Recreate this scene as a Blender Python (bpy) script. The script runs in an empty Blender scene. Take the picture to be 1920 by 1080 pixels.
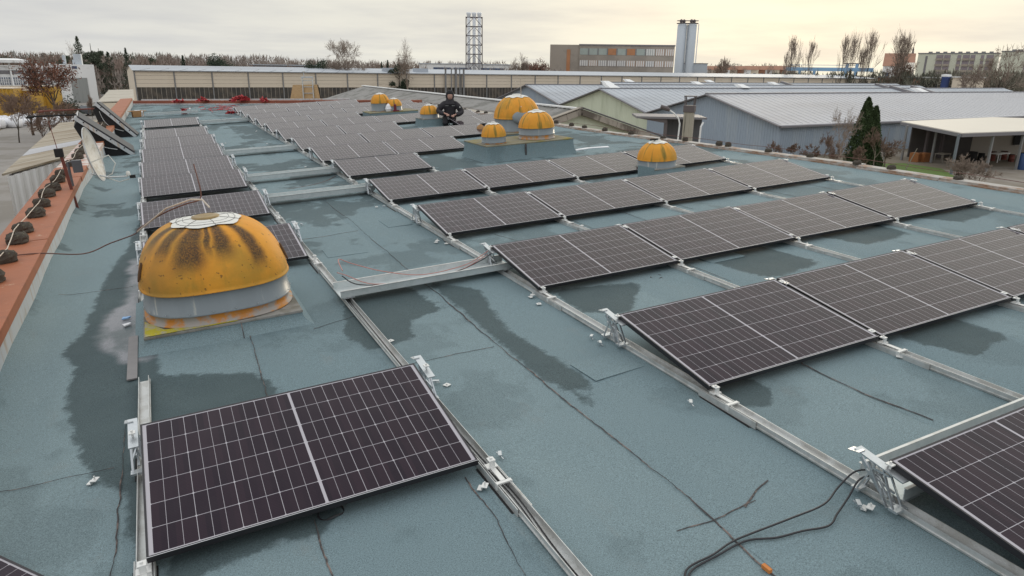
import bpy, math, random
import numpy as np
from mathutils import Matrix, Vector
random.seed(7); rng = np.random.default_rng(7)
sc = bpy.context.scene
COL = sc.collection
R = math.radians

# ------------------------------------------------------------------ camera, sky, sun, exposure
CH = 2.4166                                   # eye height above the roof surface
F = 1317.74 / 1920
CR = Matrix(((0.89472, 0.12017, -0.43015), (-0.44636, 0.27353, -0.85202), (0.01527, 0.95433, 0.29838)))
cam_data = bpy.data.cameras.new('camera'); cam = bpy.data.objects.new('camera', cam_data); COL.objects.link(cam)
cam_data.sensor_width = 36; cam_data.lens = 36 * F; cam_data.clip_start = 0.05; cam_data.clip_end = 6000
cam.matrix_world = Matrix.Translation((0, 0, CH)) @ CR.to_4x4()
sc.camera = cam
# the roof is a shallow mono-pitch: it is built level and then tilted about the eye
TR = Matrix(((0.99861, -0.00015, -0.05277), (-0.00015, 0.99998, -0.00553), (0.05277, 0.00553, 0.99859)))
M_ROOF = Matrix.Translation((0, 0, CH)) @ TR.to_4x4() @ Matrix.Translation((0, 0, -CH))
G = -5.2                                      # street level

SUN_AZ, SUN_EL = 47.0, 7.0
world = bpy.data.worlds.new('World'); sc.world = world; world.use_nodes = True

class NT:                                     # tiny node helper
    def __init__(s, tree): s.t = tree; s.n = tree.nodes; s.l = tree.links
    def node(s, typ, **kw):
        n = s.n.new(typ)
        for k, v in kw.items():
            if k.startswith('i_'): s.set(n, k[2:], v)
            else: setattr(n, k, v)
        return n
    def set(s, n, key, v):
        key = int(key) if key.isdigit() else key
        if isinstance(v, bpy.types.NodeSocket): s.l.new(v, n.inputs[key])
        else: n.inputs[key].default_value = v
    def m(s, op, a, b=None, c=None, clamp=False):
        n = s.n.new('ShaderNodeMath'); n.operation = op; n.use_clamp = clamp
        s.set(n, '0', a)
        if b is not None: s.set(n, '1', b)
        if c is not None: s.set(n, '2', c)
        return n.outputs[0]
    def mix(s, f, a, b, blend='MIX'):
        n = s.n.new('ShaderNodeMix'); n.data_type = 'RGBA'; n.blend_type = blend
        for i, v in ((0, f), (6, a), (7, b)):
            if isinstance(v, bpy.types.NodeSocket): s.l.new(v, n.inputs[i])
            else:
                n.inputs[i].default_value = v if i == 0 else (tuple(v) + (1,))[:4]
        return n.outputs[2]
    def noise(s, vec, scale, detail=3, rough=.55, w=None):
        n = s.n.new('ShaderNodeTexNoise'); n.inputs['Scale'].default_value = scale
        n.inputs['Detail'].default_value = detail; n.inputs['Roughness'].default_value = rough
        if vec is not None: s.l.new(vec, n.inputs['Vector'])
        return n.outputs[0]
    def scale(s, vec, sx, sy, sz, off=(0, 0, 0)):
        n = s.n.new('ShaderNodeMapping'); n.inputs['Scale'].default_value = (sx, sy, sz)
        n.inputs['Location'].default_value = off; s.l.new(vec, n.inputs['Vector']); return n.outputs[0]
    def ramp(s, v, pts):
        n = s.n.new('ShaderNodeValToRGB'); e = n.color_ramp.elements
        while len(e) < len(pts): e.new(.5)
        for k, (p, c) in enumerate(pts):
            e[k].position = p; e[k].color = (c, c, c, 1) if isinstance(c, (int, float)) else tuple(c) + (1,)
        s.l.new(v, n.inputs[0]); return n.outputs[0]
    def smooth(s, v, a, b):
        n = s.n.new('ShaderNodeMapRange'); n.interpolation_type = 'SMOOTHSTEP'
        s.set(n, '0', v); n.inputs[1].default_value = a; n.inputs[2].default_value = b; return n.outputs[0]

w = NT(world.node_tree); w.n.clear()
tc = w.node('ShaderNodeTexCoord'); gen = tc.outputs['Generated']
sky = w.node('ShaderNodeTexSky'); sky.sky_type = 'NISHITA'; sky.sun_disc = False
sky.sun_elevation = R(SUN_EL); sky.sun_rotation = R(SUN_AZ); sky.air_density = 1.5; sky.dust_density = 3
sep = w.node('ShaderNodeSeparateXYZ'); w.l.new(gen, sep.inputs[0])
el = w.m('MAXIMUM', sep.outputs[2], 0.0)
# cloud deck: flat layer seen in perspective
den = w.m('ADD', el, 0.09)
cx_ = w.m('DIVIDE', sep.outputs[0], den); cy_ = w.m('DIVIDE', sep.outputs[1], den)
comb = w.node('ShaderNodeCombineXYZ', i_0=cx_, i_1=cy_)
n1 = w.noise(comb.outputs[0], .55, 6, .55); n2 = w.noise(w.scale(comb.outputs[0], 1, 1, 1, (7, 3, 2)), .16, 3, .5)
cl = w.m('ADD', w.m('MULTIPLY', n1, .6), w.m('MULTIPLY', n2, .4))
cl = w.smooth(cl, .38, .62)
sd = (math.sin(R(SUN_AZ)) * math.cos(R(4)), math.cos(R(SUN_AZ)) * math.cos(R(4)), math.sin(R(4)))
dt = w.node('ShaderNodeVectorMath', operation='DOT_PRODUCT'); w.l.new(gen, dt.inputs[0]); dt.inputs[1].default_value = sd
dmx = w.m('MAXIMUM', dt.outputs['Value'], 0)
g_wide = w.m('POWER', dmx, 3.0); g_tight = w.m('POWER', dmx, 26.0)
low = w.m('POWER', w.m('SUBTRACT', 1.0, w.m('MINIMUM', el, 1.0)), 9.0)
base = w.mix(low, (.64, .655, .665), (.72, .725, .715))
base = w.mix(w.m('MULTIPLY', g_wide, .9), base, (.92, .90, .775))
base = w.mix(w.m('MULTIPLY', w.m('MULTIPLY', g_tight, low), .9), base, (1.17, 1.13, .85))
dark = w.mix(w.m('MULTIPLY', cl, .46), base, (.535, .55, .58))
warm_break = w.m('MULTIPLY', w.m('SUBTRACT', 1.0, cl), w.m('MULTIPLY', g_wide, .35))
cloud = w.mix(warm_break, dark, (1.02, .985, .84))
upf = w.m('ADD', 1.0, w.m('MULTIPLY', w.smooth(el, .09, .55), .75))
upv = w.node('ShaderNodeCombineXYZ', i_0=upf, i_1=upf, i_2=upf)
cloud = w.mix(1.0, cloud, upv.outputs[0], 'MULTIPLY')
b1 = w.node('ShaderNodeBackground'); w.l.new(sky.outputs[0], b1.inputs[0]); b1.inputs[1].default_value = .1
b2 = w.node('ShaderNodeBackground'); w.l.new(cloud, b2.inputs[0]); b2.inputs[1].default_value = 1.0
mx = w.node('ShaderNodeMixShader'); mx.inputs[0].default_value = .96
w.l.new(b1.outputs[0], mx.inputs[1]); w.l.new(b2.outputs[0], mx.inputs[2])
wo = w.node('ShaderNodeOutputWorld'); w.l.new(mx.outputs[0], wo.inputs[0])

sun_d = bpy.data.lights.new('sun', 'SUN'); sun = bpy.data.objects.new('sun', sun_d); COL.objects.link(sun)
sun_d.energy = .7; sun_d.angle = R(16); sun_d.color = (1, .86, .66)
sv = Vector((math.sin(R(SUN_AZ)) * math.cos(R(SUN_EL)), math.cos(R(SUN_AZ)) * math.cos(R(SUN_EL)), math.sin(R(SUN_EL))))
sun.rotation_euler = sv.to_track_quat('Z', 'Y').to_euler(); sun.location = (0, 0, 60)
sc.view_settings.view_transform = 'Standard'; sc.view_settings.look = 'None'
sc.view_settings.exposure = 0.0; sc.view_settings.gamma = 1; sc.view_settings.use_curve_mapping = False

# ------------------------------------------------------------------ helpers
C0 = Vector((0, 0, CH)); rw_, uw_, fw_ = CR.col[0].copy(), CR.col[1].copy(), -CR.col[2].copy()
def ray(px, py): return fw_ + rw_ * ((px - 960) / 1317.74) + uw_ * ((540 - py) / 1317.74)
def at_d(px, py, D):                          # point at horizontal distance D metres
    d = ray(px, py); return C0 + d * (D / math.hypot(d.x, d.y))
def at_z(px, py, z):
    d = ray(px, py); return C0 + d * ((z - CH) / d.z)
def at_x(px, py, x):
    d = ray(px, py); return C0 + d * (x / d.x)

class MB:
    def __init__(s): s.v = []; s.f = []
    def add(s, vs, fs):
        o = len(s.v); s.v += [tuple(p) for p in vs]; s.f += [tuple(i + o for i in f) for f in fs]; return s
    def box(s, c, d, rz=0, M=None):
        x, y, z = d[0] / 2, d[1] / 2, d[2] / 2
        ps = [Vector(p) for p in ((-x,-y,-z),(x,-y,-z),(x,y,-z),(-x,y,-z),(-x,-y,z),(x,-y,z),(x,y,z),(-x,y,z))]
        if M is not None: ps = [M @ p for p in ps]
        if rz:
            q = Matrix.Rotation(rz, 3, 'Z'); ps = [q @ p for p in ps]
        c = Vector(c); ps = [p + c for p in ps]
        return s.add(ps, [(0,3,2,1),(4,5,6,7),(0,1,5,4),(1,2,6,5),(2,3,7,6),(3,0,4,7)])
    def rbox(s, x0, y0, z0, x1, y1, z1):
        return s.box(((x0+x1)/2, (y0+y1)/2, (z0+z1)/2), (abs(x1-x0), abs(y1-y0), abs(z1-z0)))
    def beam(s, a, b, wd, h=None, up=(0,0,1)):      # rectangular bar a->b
        a, b = Vector(a), Vector(b); h = h or wd; d = b - a; L = d.length
        if L < 1e-6: return s
        z = d / L; x = Vector(up).cross(z)
        if x.length < 1e-4: x = Vector((1,0,0)).cross(z)
        x.normalize(); y = z.cross(x)
        M = Matrix((x, y, z)).transposed()
        return s.box((a + b) / 2, (wd, h, L), M=M)
    def tube(s, pts, r, n=6, cap=True):
        pts = [Vector(p) for p in pts]; rings = []
        rs = r if isinstance(r, (list, tuple)) else [r] * len(pts)
        px = None; o = len(s.v)
        for i, p in enumerate(pts):
            d = (pts[min(i+1, len(pts)-1)] - pts[max(i-1, 0)]).normalized()
            if px is None:
                px = d.cross(Vector((0,0,1)))
                if px.length < .05: px = d.cross(Vector((1,0,0)))
            px = (px - d * px.dot(d)).normalized(); py = d.cross(px)
            for k in range(n):
                a = 2 * math.pi * k / n
                s.v.append(tuple(p + (px * math.cos(a) + py * math.sin(a)) * rs[i]))
        for i in range(len(pts) - 1):
            for k in range(n):
                a = o + i * n + k; b = o + i * n + (k + 1) % n
                s.f.append((a, b, b + n, a + n))
        if cap:
            s.f.append(tuple(o + k for k in range(n))[::-1]); e = o + (len(pts) - 1) * n
            s.f.append(tuple(e + k for k in range(n)))
        return s
    def lathe(s, prof, n=48, sq=2.0, c=(0,0,0), ax=1, ay=1, flute=0, nf=8, fz=None, cap_top=False, cap_bot=False):
        o = len(s.v)
        for (r, z) in prof:
            for k in range(n):
                t = 2 * math.pi * k / n; ct, st = math.cos(t), math.sin(t)
                q = (abs(ct) ** sq + abs(st) ** sq) ** (-1 / sq)
                fl = 1 - flute * (abs(math.cos(nf * t / 2)) ** 6) * (fz(z) if fz else 1)
                s.v.append((c[0] + ct * q * r * ax * fl, c[1] + st * q * r * ay * fl, c[2] + z))
        for i in range(len(prof) - 1):
            for k in range(n):
                a = o + i * n + k; b = o + i * n + (k + 1) % n; s.f.append((a, b, b + n, a + n))
        if cap_top: e = o + (len(prof) - 1) * n; s.f.append(tuple(e + k for k in range(n)))
        if cap_bot: s.f.append(tuple(o + k for k in range(n))[::-1])
        return s
    def prism(s, poly, d):                       # planar polygon extruded by vector d
        n = len(poly); d = Vector(d); ps = [Vector(p) for p in poly] + [Vector(p) + d for p in poly]
        fs = [tuple(range(n))[::-1], tuple(range(n, 2*n))] + [(i, (i+1) % n, n + (i+1) % n, n + i) for i in range(n)]
        return s.add(ps, fs)
    def mesh(s, name, smooth=False):
        me = bpy.data.meshes.new(name); me.from_pydata(s.v, [], s.f)
        if smooth: me.polygons.foreach_set('use_smooth', [True] * len(me.polygons))
        me.update(); return me

ROOF_THINGS = []
def tag(o, label=None, cat=None, group=None, kind=None):
    if label: o['label'] = label
    if cat: o['category'] = cat
    if group: o['group'] = group
    if kind: o['kind'] = kind
    return o
def link(name, me, mat=None, parent=None, loc=(0,0,0), rot=(0,0,0)):
    if isinstance(me, MB): me = me.mesh(name)
    if mat and not me.materials: me.materials.append(mat)
    o = bpy.data.objects.new(name, me); COL.objects.link(o); o.location = loc; o.rotation_euler = rot
    if parent: o.parent = parent
    return o
def part(name, me, mat, parent, smooth=False, bevel=0, loc=(0,0,0), rot=(0,0,0)):
    if isinstance(me, MB): me = me.mesh(name, smooth)
    o = link(name, me, mat, parent, loc, rot)
    if bevel:
        b = o.modifiers.new('bevel', 'BEVEL'); b.width = bevel; b.segments = 2; b.limit_method = 'ANGLE'
    return o
def thing(name, label, cat, loc=(0,0,0), rz=0, group=None, roof=False):
    o = bpy.data.objects.new(name, None); COL.objects.link(o); o.empty_display_size = .1
    o.location = loc; o.rotation_euler = (0, 0, rz); tag(o, label, cat, group)
    if roof: ROOF_THINGS.append(o)
    return o
def solo(name, mb, mat, label, cat, group=None, roof=False, loc=(0,0,0), rot=(0,0,0), smooth=False, kind=None):
    me = mb.mesh(name, smooth) if isinstance(mb, MB) else mb
    o = link(name, me, mat, None, loc, rot); tag(o, label, cat, group, kind)
    if roof: ROOF_THINGS.append(o)
    return o
def copy_tree(o, parent=None):
    c = o.copy(); COL.objects.link(c)
    if parent:
        c.parent = parent
    for ch in list(o.children): copy_tree(ch, c)
    return c
ORD = ['zeroth','first','second','third','fourth','fifth','sixth','seventh','eighth','ninth','tenth','eleventh','twelfth',
       'thirteenth','fourteenth','fifteenth','sixteenth','seventeenth','eighteenth','nineteenth','twentieth','twenty-first','twenty-second','twenty-third','twenty-fourth','twenty-fifth','twenty-sixth','twenty-seventh','twenty-eighth','twenty-ninth','thirtieth']

# ------------------------------------------------------------------ materials
def mat(name, col, rough=.6, metal=0, var=.15, vscale=4, bump=0, bscale=40, col2=None, c2=(.45,.62), c2scale=3, spec=.5,
        stretch=(1,1,1), fine=0, fscale=150, streak=None):
    m_ = bpy.data.materials.new(name); m_.use_nodes = True; t = NT(m_.node_tree); b = t.n['Principled BSDF']
    tcn = t.node('ShaderNodeTexCoord').outputs['Object']
    v = t.scale(tcn, *stretch)
    c = tuple(col)
    cn = t.mix(t.noise(v, vscale, 5), tuple(x * (1 - var) for x in c), tuple(min(1, x * (1 + var)) for x in c))
    if col2 is not None: cn = t.mix(t.smooth(t.noise(t.scale(tcn, *stretch, (5, 9, 3)), c2scale, 6, .65), *c2), cn, col2)
    if streak is not None:
        sn = t.noise(t.scale(tcn, streak[1], streak[1], streak[2]), 1, 5, .6)
        cn = t.mix(t.m('MULTIPLY', t.smooth(sn, .5, .7), streak[3]), cn, streak[0])
    if fine: cn = t.mix(fine, cn, t.mix(t.noise(tcn, fscale, 2, .7), (0, 0, 0), (2 * c[0], 2 * c[1], 2 * c[2])))
    t.l.new(cn, b.inputs['Base Color']); b.inputs['Roughness'].default_value = rough
    b.inputs['Metallic'].default_value = metal; b.inputs['Specular IOR Level'].default_value = spec
    if bump:
        bn = t.node('ShaderNodeBump'); bn.inputs['Strength'].default_value = bump; bn.inputs['Distance'].default_value = .01
        t.l.new(t.noise(tcn, bscale, 4), bn.inputs['Height']); t.l.new(bn.outputs[0], b.inputs['Normal'])
    return m_
M = {}
M['alu'] = mat('aluminium', (.60,.61,.60), .34, .45, .06, 6, col2=(.50,.50,.48), c2scale=9)
M['alu_sheet'] = mat('galvanised_sheet', (.62,.66,.66), .40, .5, .06, 5, col2=(.55,.60,.60), c2scale=14)
M['zinc'] = mat('cast_bracket_metal', (.55,.58,.60), .40, .8, .2, 30)
M['rubber'] = mat('black_rubber', (.012,.012,.013), .8, 0, .2, 20)
M['frame'] = mat('black_anodised_frame', (.035,.033,.037), .42, .5, .1, 3)
M['rim'] = mat('silver_rim', (.60,.60,.62), .35, .5, .06, 5)
M['back'] = mat('panel_backsheet', (.03,.03,.035), .5, 0, .1, 3)
M['white_clip'] = mat('pale_clamp', (.72,.72,.70), .4, .3, .08, 20)
M['wire_black'] = mat('black_cable', (.02,.02,.024), .5, 0, .1, 5)
M['wire_red'] = mat('red_cable', (.48,.20,.17), .5, 0, .15, 5)
M['wire_brown'] = mat('rusty_conductor', (.14,.065,.05), .6, .2, .2, 12)
M['wire_pale'] = mat('pale_conductor', (.55,.48,.40), .5, .3, .2, 12)
M['rust_post'] = mat('red_brown_steel', (.17,.05,.035), .6, .2, .3, 14)
M['stone'] = mat('weathered_concrete_block', (.07,.058,.045), .95, 0, .45, 14, .9, 60, col2=(.12,.11,.07), c2=(.55,.7), c2scale=20)
M['cap_white'] = mat('flaking_white_patch', (.70,.69,.64), .6, 0, .08, 10, .3, 30, col2=(.45,.40,.30), c2=(.6,.75), c2scale=14)
M['flash'] = mat('white_flashing', (.52,.54,.55), .55, 0, .08, 3, .15, 12, col2=(.38,.36,.30), c2=(.6,.72), c2scale=5, streak=((.40,.24,.10), 7, .6, .75))
M['concrete'] = mat('concrete', (.27,.26,.24), .9, 0, .2, 3, .4, 40, col2=(.17,.16,.13), c2scale=4)
M['moss'] = mat('mossy_slab_top', (.23,.21,.15), .95, 0, .3, 6, .6, 50, col2=(.23,.19,.04), c2=(.46,.68), c2scale=3)
M['tar'] = mat('tar_joint', (.05,.045,.046), .7, 0, .4, 30, .5, 60, col2=(.20,.15,.13), c2=(.48,.62), c2scale=9)
M['red_net'] = mat('red_plastic', (.46,.05,.055), .5, 0, .2, 10)
M['card'] = mat('cardboard', (.36,.20,.085), .85, 0, .1, 8)
M['ply'] = mat('plywood', (.56,.38,.20), .7, 0, .12, 3, col2=(.45,.28,.13), c2scale=5, stretch=(1,1,6))
M['dark'] = mat('dark_void', (.02,.019,.018), .9, 0, .3, 3)
M['paper'] = mat('white_paper', (.8,.8,.82), .7, 0, .02, 4)
M['ltblue'] = mat('pale_blue_plastic', (.22,.42,.70), .4)

def roof_material():
    m_ = bpy.data.materials.new('mineral_roofing_felt'); m_.use_nodes = True; t = NT(m_.node_tree); b = t.n['Principled BSDF']
    oc = t.node('ShaderNodeTexCoord').outputs['Object']
    col = t.mix(t.noise(oc, .8, 4), (.166,.228,.245), (.202,.268,.284))
    col = t.mix(t.m('MULTIPLY', t.smooth(t.noise(t.scale(oc, 1, .35, 1), 1.3, 5, .65), .5, .72), .35), col, (.215,.278,.286))
    at = t.node('ShaderNodeAttribute'); at.attribute_name = 'wet'
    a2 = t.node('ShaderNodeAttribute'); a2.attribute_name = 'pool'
    a3 = t.node('ShaderNodeAttribute'); a3.attribute_name = 'strip'
    col = t.mix(t.m('MULTIPLY', a3.outputs['Fac'], .38), col, (.112,.170,.196))
    col = t.mix(t.m('MULTIPLY', t.smooth(t.noise(t.scale(oc, 1, .5, 1, (4, 8, 0)), 3.4, 6, .7), .56, .74), .30), col, (.215,.225,.215))
    # fine mineral granules
    gr = t.noise(oc, 130, 2, .8); gr2 = t.noise(oc, 420, 1, .8)
    gmix = t.m('ADD', t.m('MULTIPLY', t.m('SUBTRACT', gr, .5), 1.5), t.m('MULTIPLY', t.m('SUBTRACT', gr2, .5), 1.9))
    gf = t.m('ADD', 1.0, gmix)
    gv = t.node('ShaderNodeCombineXYZ', i_0=gf, i_1=gf, i_2=gf)
    edge = t.m('MULTIPLY', t.m('SUBTRACT', t.noise(oc, 6, 8, .68), .5), .42)
    edge2 = t.m('MULTIPLY', t.m('SUBTRACT', t.noise(t.scale(oc, 1, 2.4, 1), 1.4, 4, .6), .5), .5)
    wet = t.smooth(t.m('ADD', t.m('ADD', at.outputs['Fac'], edge), t.m('MULTIPLY', t.m('SUBTRACT', t.noise(oc, 28, 4, .7), .5), .14)), .43, .55)
    # a thin scatter of damp everywhere in the far field
    far = t.node('ShaderNodeSeparateXYZ'); t.l.new(oc, far.inputs[0])
    farm = t.smooth(far.outputs[1], 5.5, 12)
    fw2 = t.smooth(t.m('ADD', t.noise(t.scale(oc, 1, .8, 1, (3, 1, 0)), .75, 5, .62), t.m('ADD', t.m('MULTIPLY', farm, .03), t.m('MULTIPLY', t.m('MULTIPLY', farm, a3.outputs['Fac']), .07))), .545, .60)
    wet = t.m('MAXIMUM', wet, t.m('MULTIPLY', fw2, t.m('MULTIPLY', t.m('ADD', t.m('MULTIPLY', farm, .55), .25), 1.0)))
    col = t.mix(t.m('MULTIPLY', wet, .9), col, t.mix(t.noise(oc, 3, 4), (.050,.072,.078), (.078,.106,.110)))
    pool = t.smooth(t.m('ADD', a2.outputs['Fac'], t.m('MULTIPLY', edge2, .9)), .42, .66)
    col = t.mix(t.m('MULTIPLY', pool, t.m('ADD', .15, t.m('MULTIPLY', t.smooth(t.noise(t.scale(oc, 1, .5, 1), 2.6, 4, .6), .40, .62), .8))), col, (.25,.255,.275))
    tot = t.mix(1.0, col, gv.outputs[0], 'MULTIPLY')
    t.l.new(tot, b.inputs['Base Color'])
    rough = t.m('SUBTRACT', .82, t.m('MULTIPLY', wet, .08)); rough = t.m('SUBTRACT', rough, t.m('MULTIPLY', pool, .46))
    t.l.new(rough, b.inputs['Roughness'])
    bn = t.node('ShaderNodeBump'); bn.inputs['Distance'].default_value = .004
    t.l.new(t.m('SUBTRACT', .5, t.m('MULTIPLY', pool, .46)), bn.inputs['Strength'])
    bn2 = t.node('ShaderNodeBump'); bn2.inputs['Distance'].default_value = .03; bn2.inputs['Strength'].default_value = .35
    t.l.new(t.noise(t.scale(oc, 1, .6, 1), 2.2, 4, .5), bn2.inputs['Height'])
    t.l.new(gr, bn.inputs['Height']); t.l.new(bn2.outputs[0], bn.inputs['Normal']); t.l.new(bn.outputs[0], b.inputs['Normal'])
    t.l.new(t.m('SUBTRACT', .25, t.m('MULTIPLY', wet, .12)), b.inputs['Specular IOR Level'])
    return m_
M['felt'] = roof_material()

PL, PW, TILT = 1.762, 1.134, .1537
def panel_material():
    m_ = bpy.data.materials.new('solar_cell_glass'); m_.use_nodes = True; t = NT(m_.node_tree); b = t.n['Principled BSDF']
    oc = t.node('ShaderNodeTexCoord').outputs['Object']; s = t.node('ShaderNodeSeparateXYZ'); t.l.new(oc, s.inputs[0])
    x, y = s.outputs[0], s.outputs[1]
    x0, x1, mid = .031, PL - .031, PL / 2
    half = (mid - .007) - x0; pc = half / 12
    # fold the two halves on to one
    xm = t.m('SUBTRACT', t.m('ABSOLUTE', t.m('SUBTRACT', x, mid)), .007)          # 0 at the middle bar
    u = t.m('DIVIDE', xm, pc)
    def line(coord, width):                                                      # 1 near integer coord
        fr = t.m('FRACT', t.m('ADD', coord, .5)); d = t.m('ABSOLUTE', t.m('SUBTRACT', fr, .5))
        return t.m('LESS_THAN', d, width), d
    l1, d1 = line(u, .0016 / pc / 2 * 1.3)
    l3, d3 = line(t.m('DIVIDE', u, 3), .0028 / pc / 6)
    y0, y1 = .019, PW - .019; pr = (y1 - y0) / 6
    vrow = t.m('DIVIDE', t.m('SUBTRACT', y, y0), pr)
    lr, dr = line(vrow, .0034 / pr / 2)
    dia = t.m('LESS_THAN', t.m('ADD', t.m('MULTIPLY', d3, 3 * pc), t.m('MULTIPLY', dr, pr)), .0085)
    midb = t.m('LESS_THAN', xm, 0.0); 
    edgex = t.m('GREATER_THAN', xm, half); 
    edgey = t.m('GREATER_THAN', t.m('ABSOLUTE', t.m('SUBTRACT', y, PW / 2)), (y1 - y0) / 2)
    mk = l1
    for q in (l3, lr, dia, midb, edgex, edgey): mk = t.m('MAXIMUM', mk, q)
    bus, _ = line(t.m('MULTIPLY', vrow, 15.0), .06)
    idx = t.m('ADD', t.m('FLOOR', t.m('DIVIDE', x, pc)), t.m('MULTIPLY', t.m('FLOOR', vrow), 37.0))
    wn = t.node('ShaderNodeTexWhiteNoise', noise_dimensions='1D'); t.l.new(idx, wn.inputs['W'])
    cell = t.mix(wn.outputs['Value'], (.009,.003,.012), (.020,.008,.018))
    cell = t.mix(t.m('MULTIPLY', bus, .16), cell, (.09,.08,.10))
    info = t.node('ShaderNodeObjectInfo')
    cell = t.mix(t.m('MULTIPLY', info.outputs['Random'], .35), cell, (.032,.022,.022))
    col = t.mix(mk, cell, (.42,.40,.43))
    dust = t.smooth(t.noise(oc, 3.5, 5, .6), .3, .8)
    col = t.mix(t.m('MULTIPLY', dust, .014), col, (.35,.31,.28))
    t.l.new(col, b.inputs['Base Color'])
    b.inputs['IOR'].default_value = 1.5; b.inputs['Specular IOR Level'].default_value = .15
    b.inputs['Sheen Weight'].default_value = .17; b.inputs['Sheen Roughness'].default_value = .28; b.inputs['Sheen Tint'].default_value = (1, .90, .84, 1)
    t.l.new(t.m('ADD', .10, t.m('MULTIPLY', dust, .07)), b.inputs['Roughness'])
    return m_
M['cells'] = panel_material()
def dome_material(name, streaky, dark_streaks):
    m_ = bpy.data.materials.new(name); m_.use_nodes = True; t = NT(m_.node_tree); b = t.n['Principled BSDF']
    oc = t.node('ShaderNodeTexCoord').outputs['Object']; s = t.node('ShaderNodeSeparateXYZ'); t.l.new(oc, s.inputs[0])
    ang = t.m('ARCTAN2', s.outputs[1], s.outputs[0]); z = s.outputs[2]
    col = t.mix(t.noise(oc, 5, 5), (.60,.235,.018), (.78,.36,.035))
    col = t.mix(t.m('MULTIPLY', t.smooth(t.noise(oc, 2.2, 5, .6), .42, .66), .75), col, (.42,.24,.03))
    a2 = t.node('ShaderNodeCombineXYZ', i_0=t.m('SINE', ang), i_1=t.m('COSINE', ang), i_2=t.m('MULTIPLY', z, .35))
    moss = t.smooth(t.noise(a2.outputs[0], 4.2, 4, .6), .52, .66)
    col = t.mix(t.m('MULTIPLY', moss, streaky), col, (.16,.145,.025))
    if dark_streaks:
        # soot streaks running down from the patched crown, at fixed bearings on the front
        tot = None
        for a0, wdt, z0 in ((-1.95, .25, .46), (-1.42, .16, .54), (-2.35, .16, .56), (-.98, .13, .42), (-1.66, .07, .58), (-2.8, .2, .6)):
            dd = t.m('ABSOLUTE', t.m('SUBTRACT', t.m('ADD', ang, t.m('MULTIPLY', t.m('SUBTRACT', t.noise(oc, 5, 3), .5), .15)), a0))
            k = t.m('MULTIPLY', t.m('SUBTRACT', 1.0, t.smooth(dd, wdt * .35, wdt * 1.35)), t.smooth(z, z0 - .04, z0 + .14))
            tot = k if tot is None else t.m('MAXIMUM', tot, k)
        gr = t.smooth(t.noise(oc, 70, 4, .8), .25, .62)
        col = t.mix(t.m('MULTIPLY', tot, t.m('ADD', .55, t.m('MULTIPLY', gr, .42))), col, (.035,.022,.014))
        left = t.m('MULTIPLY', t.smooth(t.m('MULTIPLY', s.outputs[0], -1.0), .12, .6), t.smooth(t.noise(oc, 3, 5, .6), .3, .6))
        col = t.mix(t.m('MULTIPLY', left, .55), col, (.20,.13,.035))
        sp = t.m('MULTIPLY', t.smooth(t.noise(oc, 26, 2, .5), .66, .70), t.m('SUBTRACT', 1.0, t.smooth(z, .62, .85)))
        col = t.mix(t.m('MULTIPLY', sp, .7), col, (.10,.05,.02))
    t.l.new(col, b.inputs['Base Color']); b.inputs['Roughness'].default_value = .62; b.inputs['Specular IOR Level'].default_value = .35
    bn = t.node('ShaderNodeBump'); bn.inputs['Strength'].default_value = .4; bn.inputs['Distance'].default_value = .006
    t.l.new(t.noise(oc, 30, 5, .7), bn.inputs['Height']); t.l.new(bn.outputs[0], b.inputs['Normal'])
    return m_
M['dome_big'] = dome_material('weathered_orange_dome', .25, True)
M['dome'] = dome_material('mossy_orange_dome', .9, False)
M['band_grey'] = mat('grey_glassfibre_band', (.19,.22,.235), .35, 0, .12, 4, .1, 20, col2=(.42,.42,.37), c2=(.58,.7), c2scale=3.5, stretch=(3,3,.3))
M['band_orange'] = mat('dirty_orange_band', (.50,.20,.03), .6, 0, .2, 5, .2, 30, col2=(.33,.30,.27), c2=(.40,.56), c2scale=5)
M['coping'] = mat('orange_brown_coping', (.34,.115,.05), .65, 0, .16, 2.5, .35, 14, col2=(.50,.36,.26), c2=(.62,.70), c2scale=4, streak=((.20,.08,.045), 3, 3, .5))
M['coping_pale'] = mat('bleached_coping', (.62,.58,.54), .6, 0, .1, 4, .2, 20, col2=(.40,.15,.08), c2=(.5,.56), c2scale=4, stretch=(.4,2.5,1))
M['jacket'] = mat('dark_work_jacket', (.020,.017,.021), .75, 0, .3, 8, .4, 30)
M['trousers'] = mat('dark_work_trousers', (.014,.014,.017), .8, 0, .3, 8, .4, 30)
M['skin'] = mat('skin', (.45,.26,.20), .5, 0, .06, 10)

# ------------------------------------------------------------------ ground
ground_mat = mat('yard_ground', (.27,.24,.205), .95, 0, .25, .3, 0, col2=(.17,.14,.10), c2=(.42,.58), c2scale=.06)
gm = MB(); gm.add([(-2500,-2500,G),(2500,-2500,G),(2500,2500,G),(-2500,2500,G)], [(0,1,2,3)])
tag(link('ground', gm, ground_mat), kind='structure')
road_mat = mat('road_asphalt', (.26,.24,.22), .85, 0, .12, .4, .2, 20, col2=(.20,.18,.155), c2scale=.3)
rm = MB(); rm.add([(-12,30,G+.004),(-5,30,G+.004),(-9,230,G+.004),(-22,230,G+.004)], [(0,1,2,3)])
tag(link('road', rm, road_mat), kind='structure')
rm = MB(); rm.add([(-70,92,G+.008),(-3,88,G+.008),(-3,97,G+.008),(-70,103,G+.008)], [(0,1,2,3)])
tag(link('road', rm, road_mat), kind='structure')
grass_mat = mat('short_grass', (.10,.16,.03), .95, 0, .3, 3, .5, 30)
a_, b_, c_, d_ = at_z(1700,302,G), at_z(1700,330,G), at_z(1812,350,G), at_z(1760,322,G)
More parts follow.
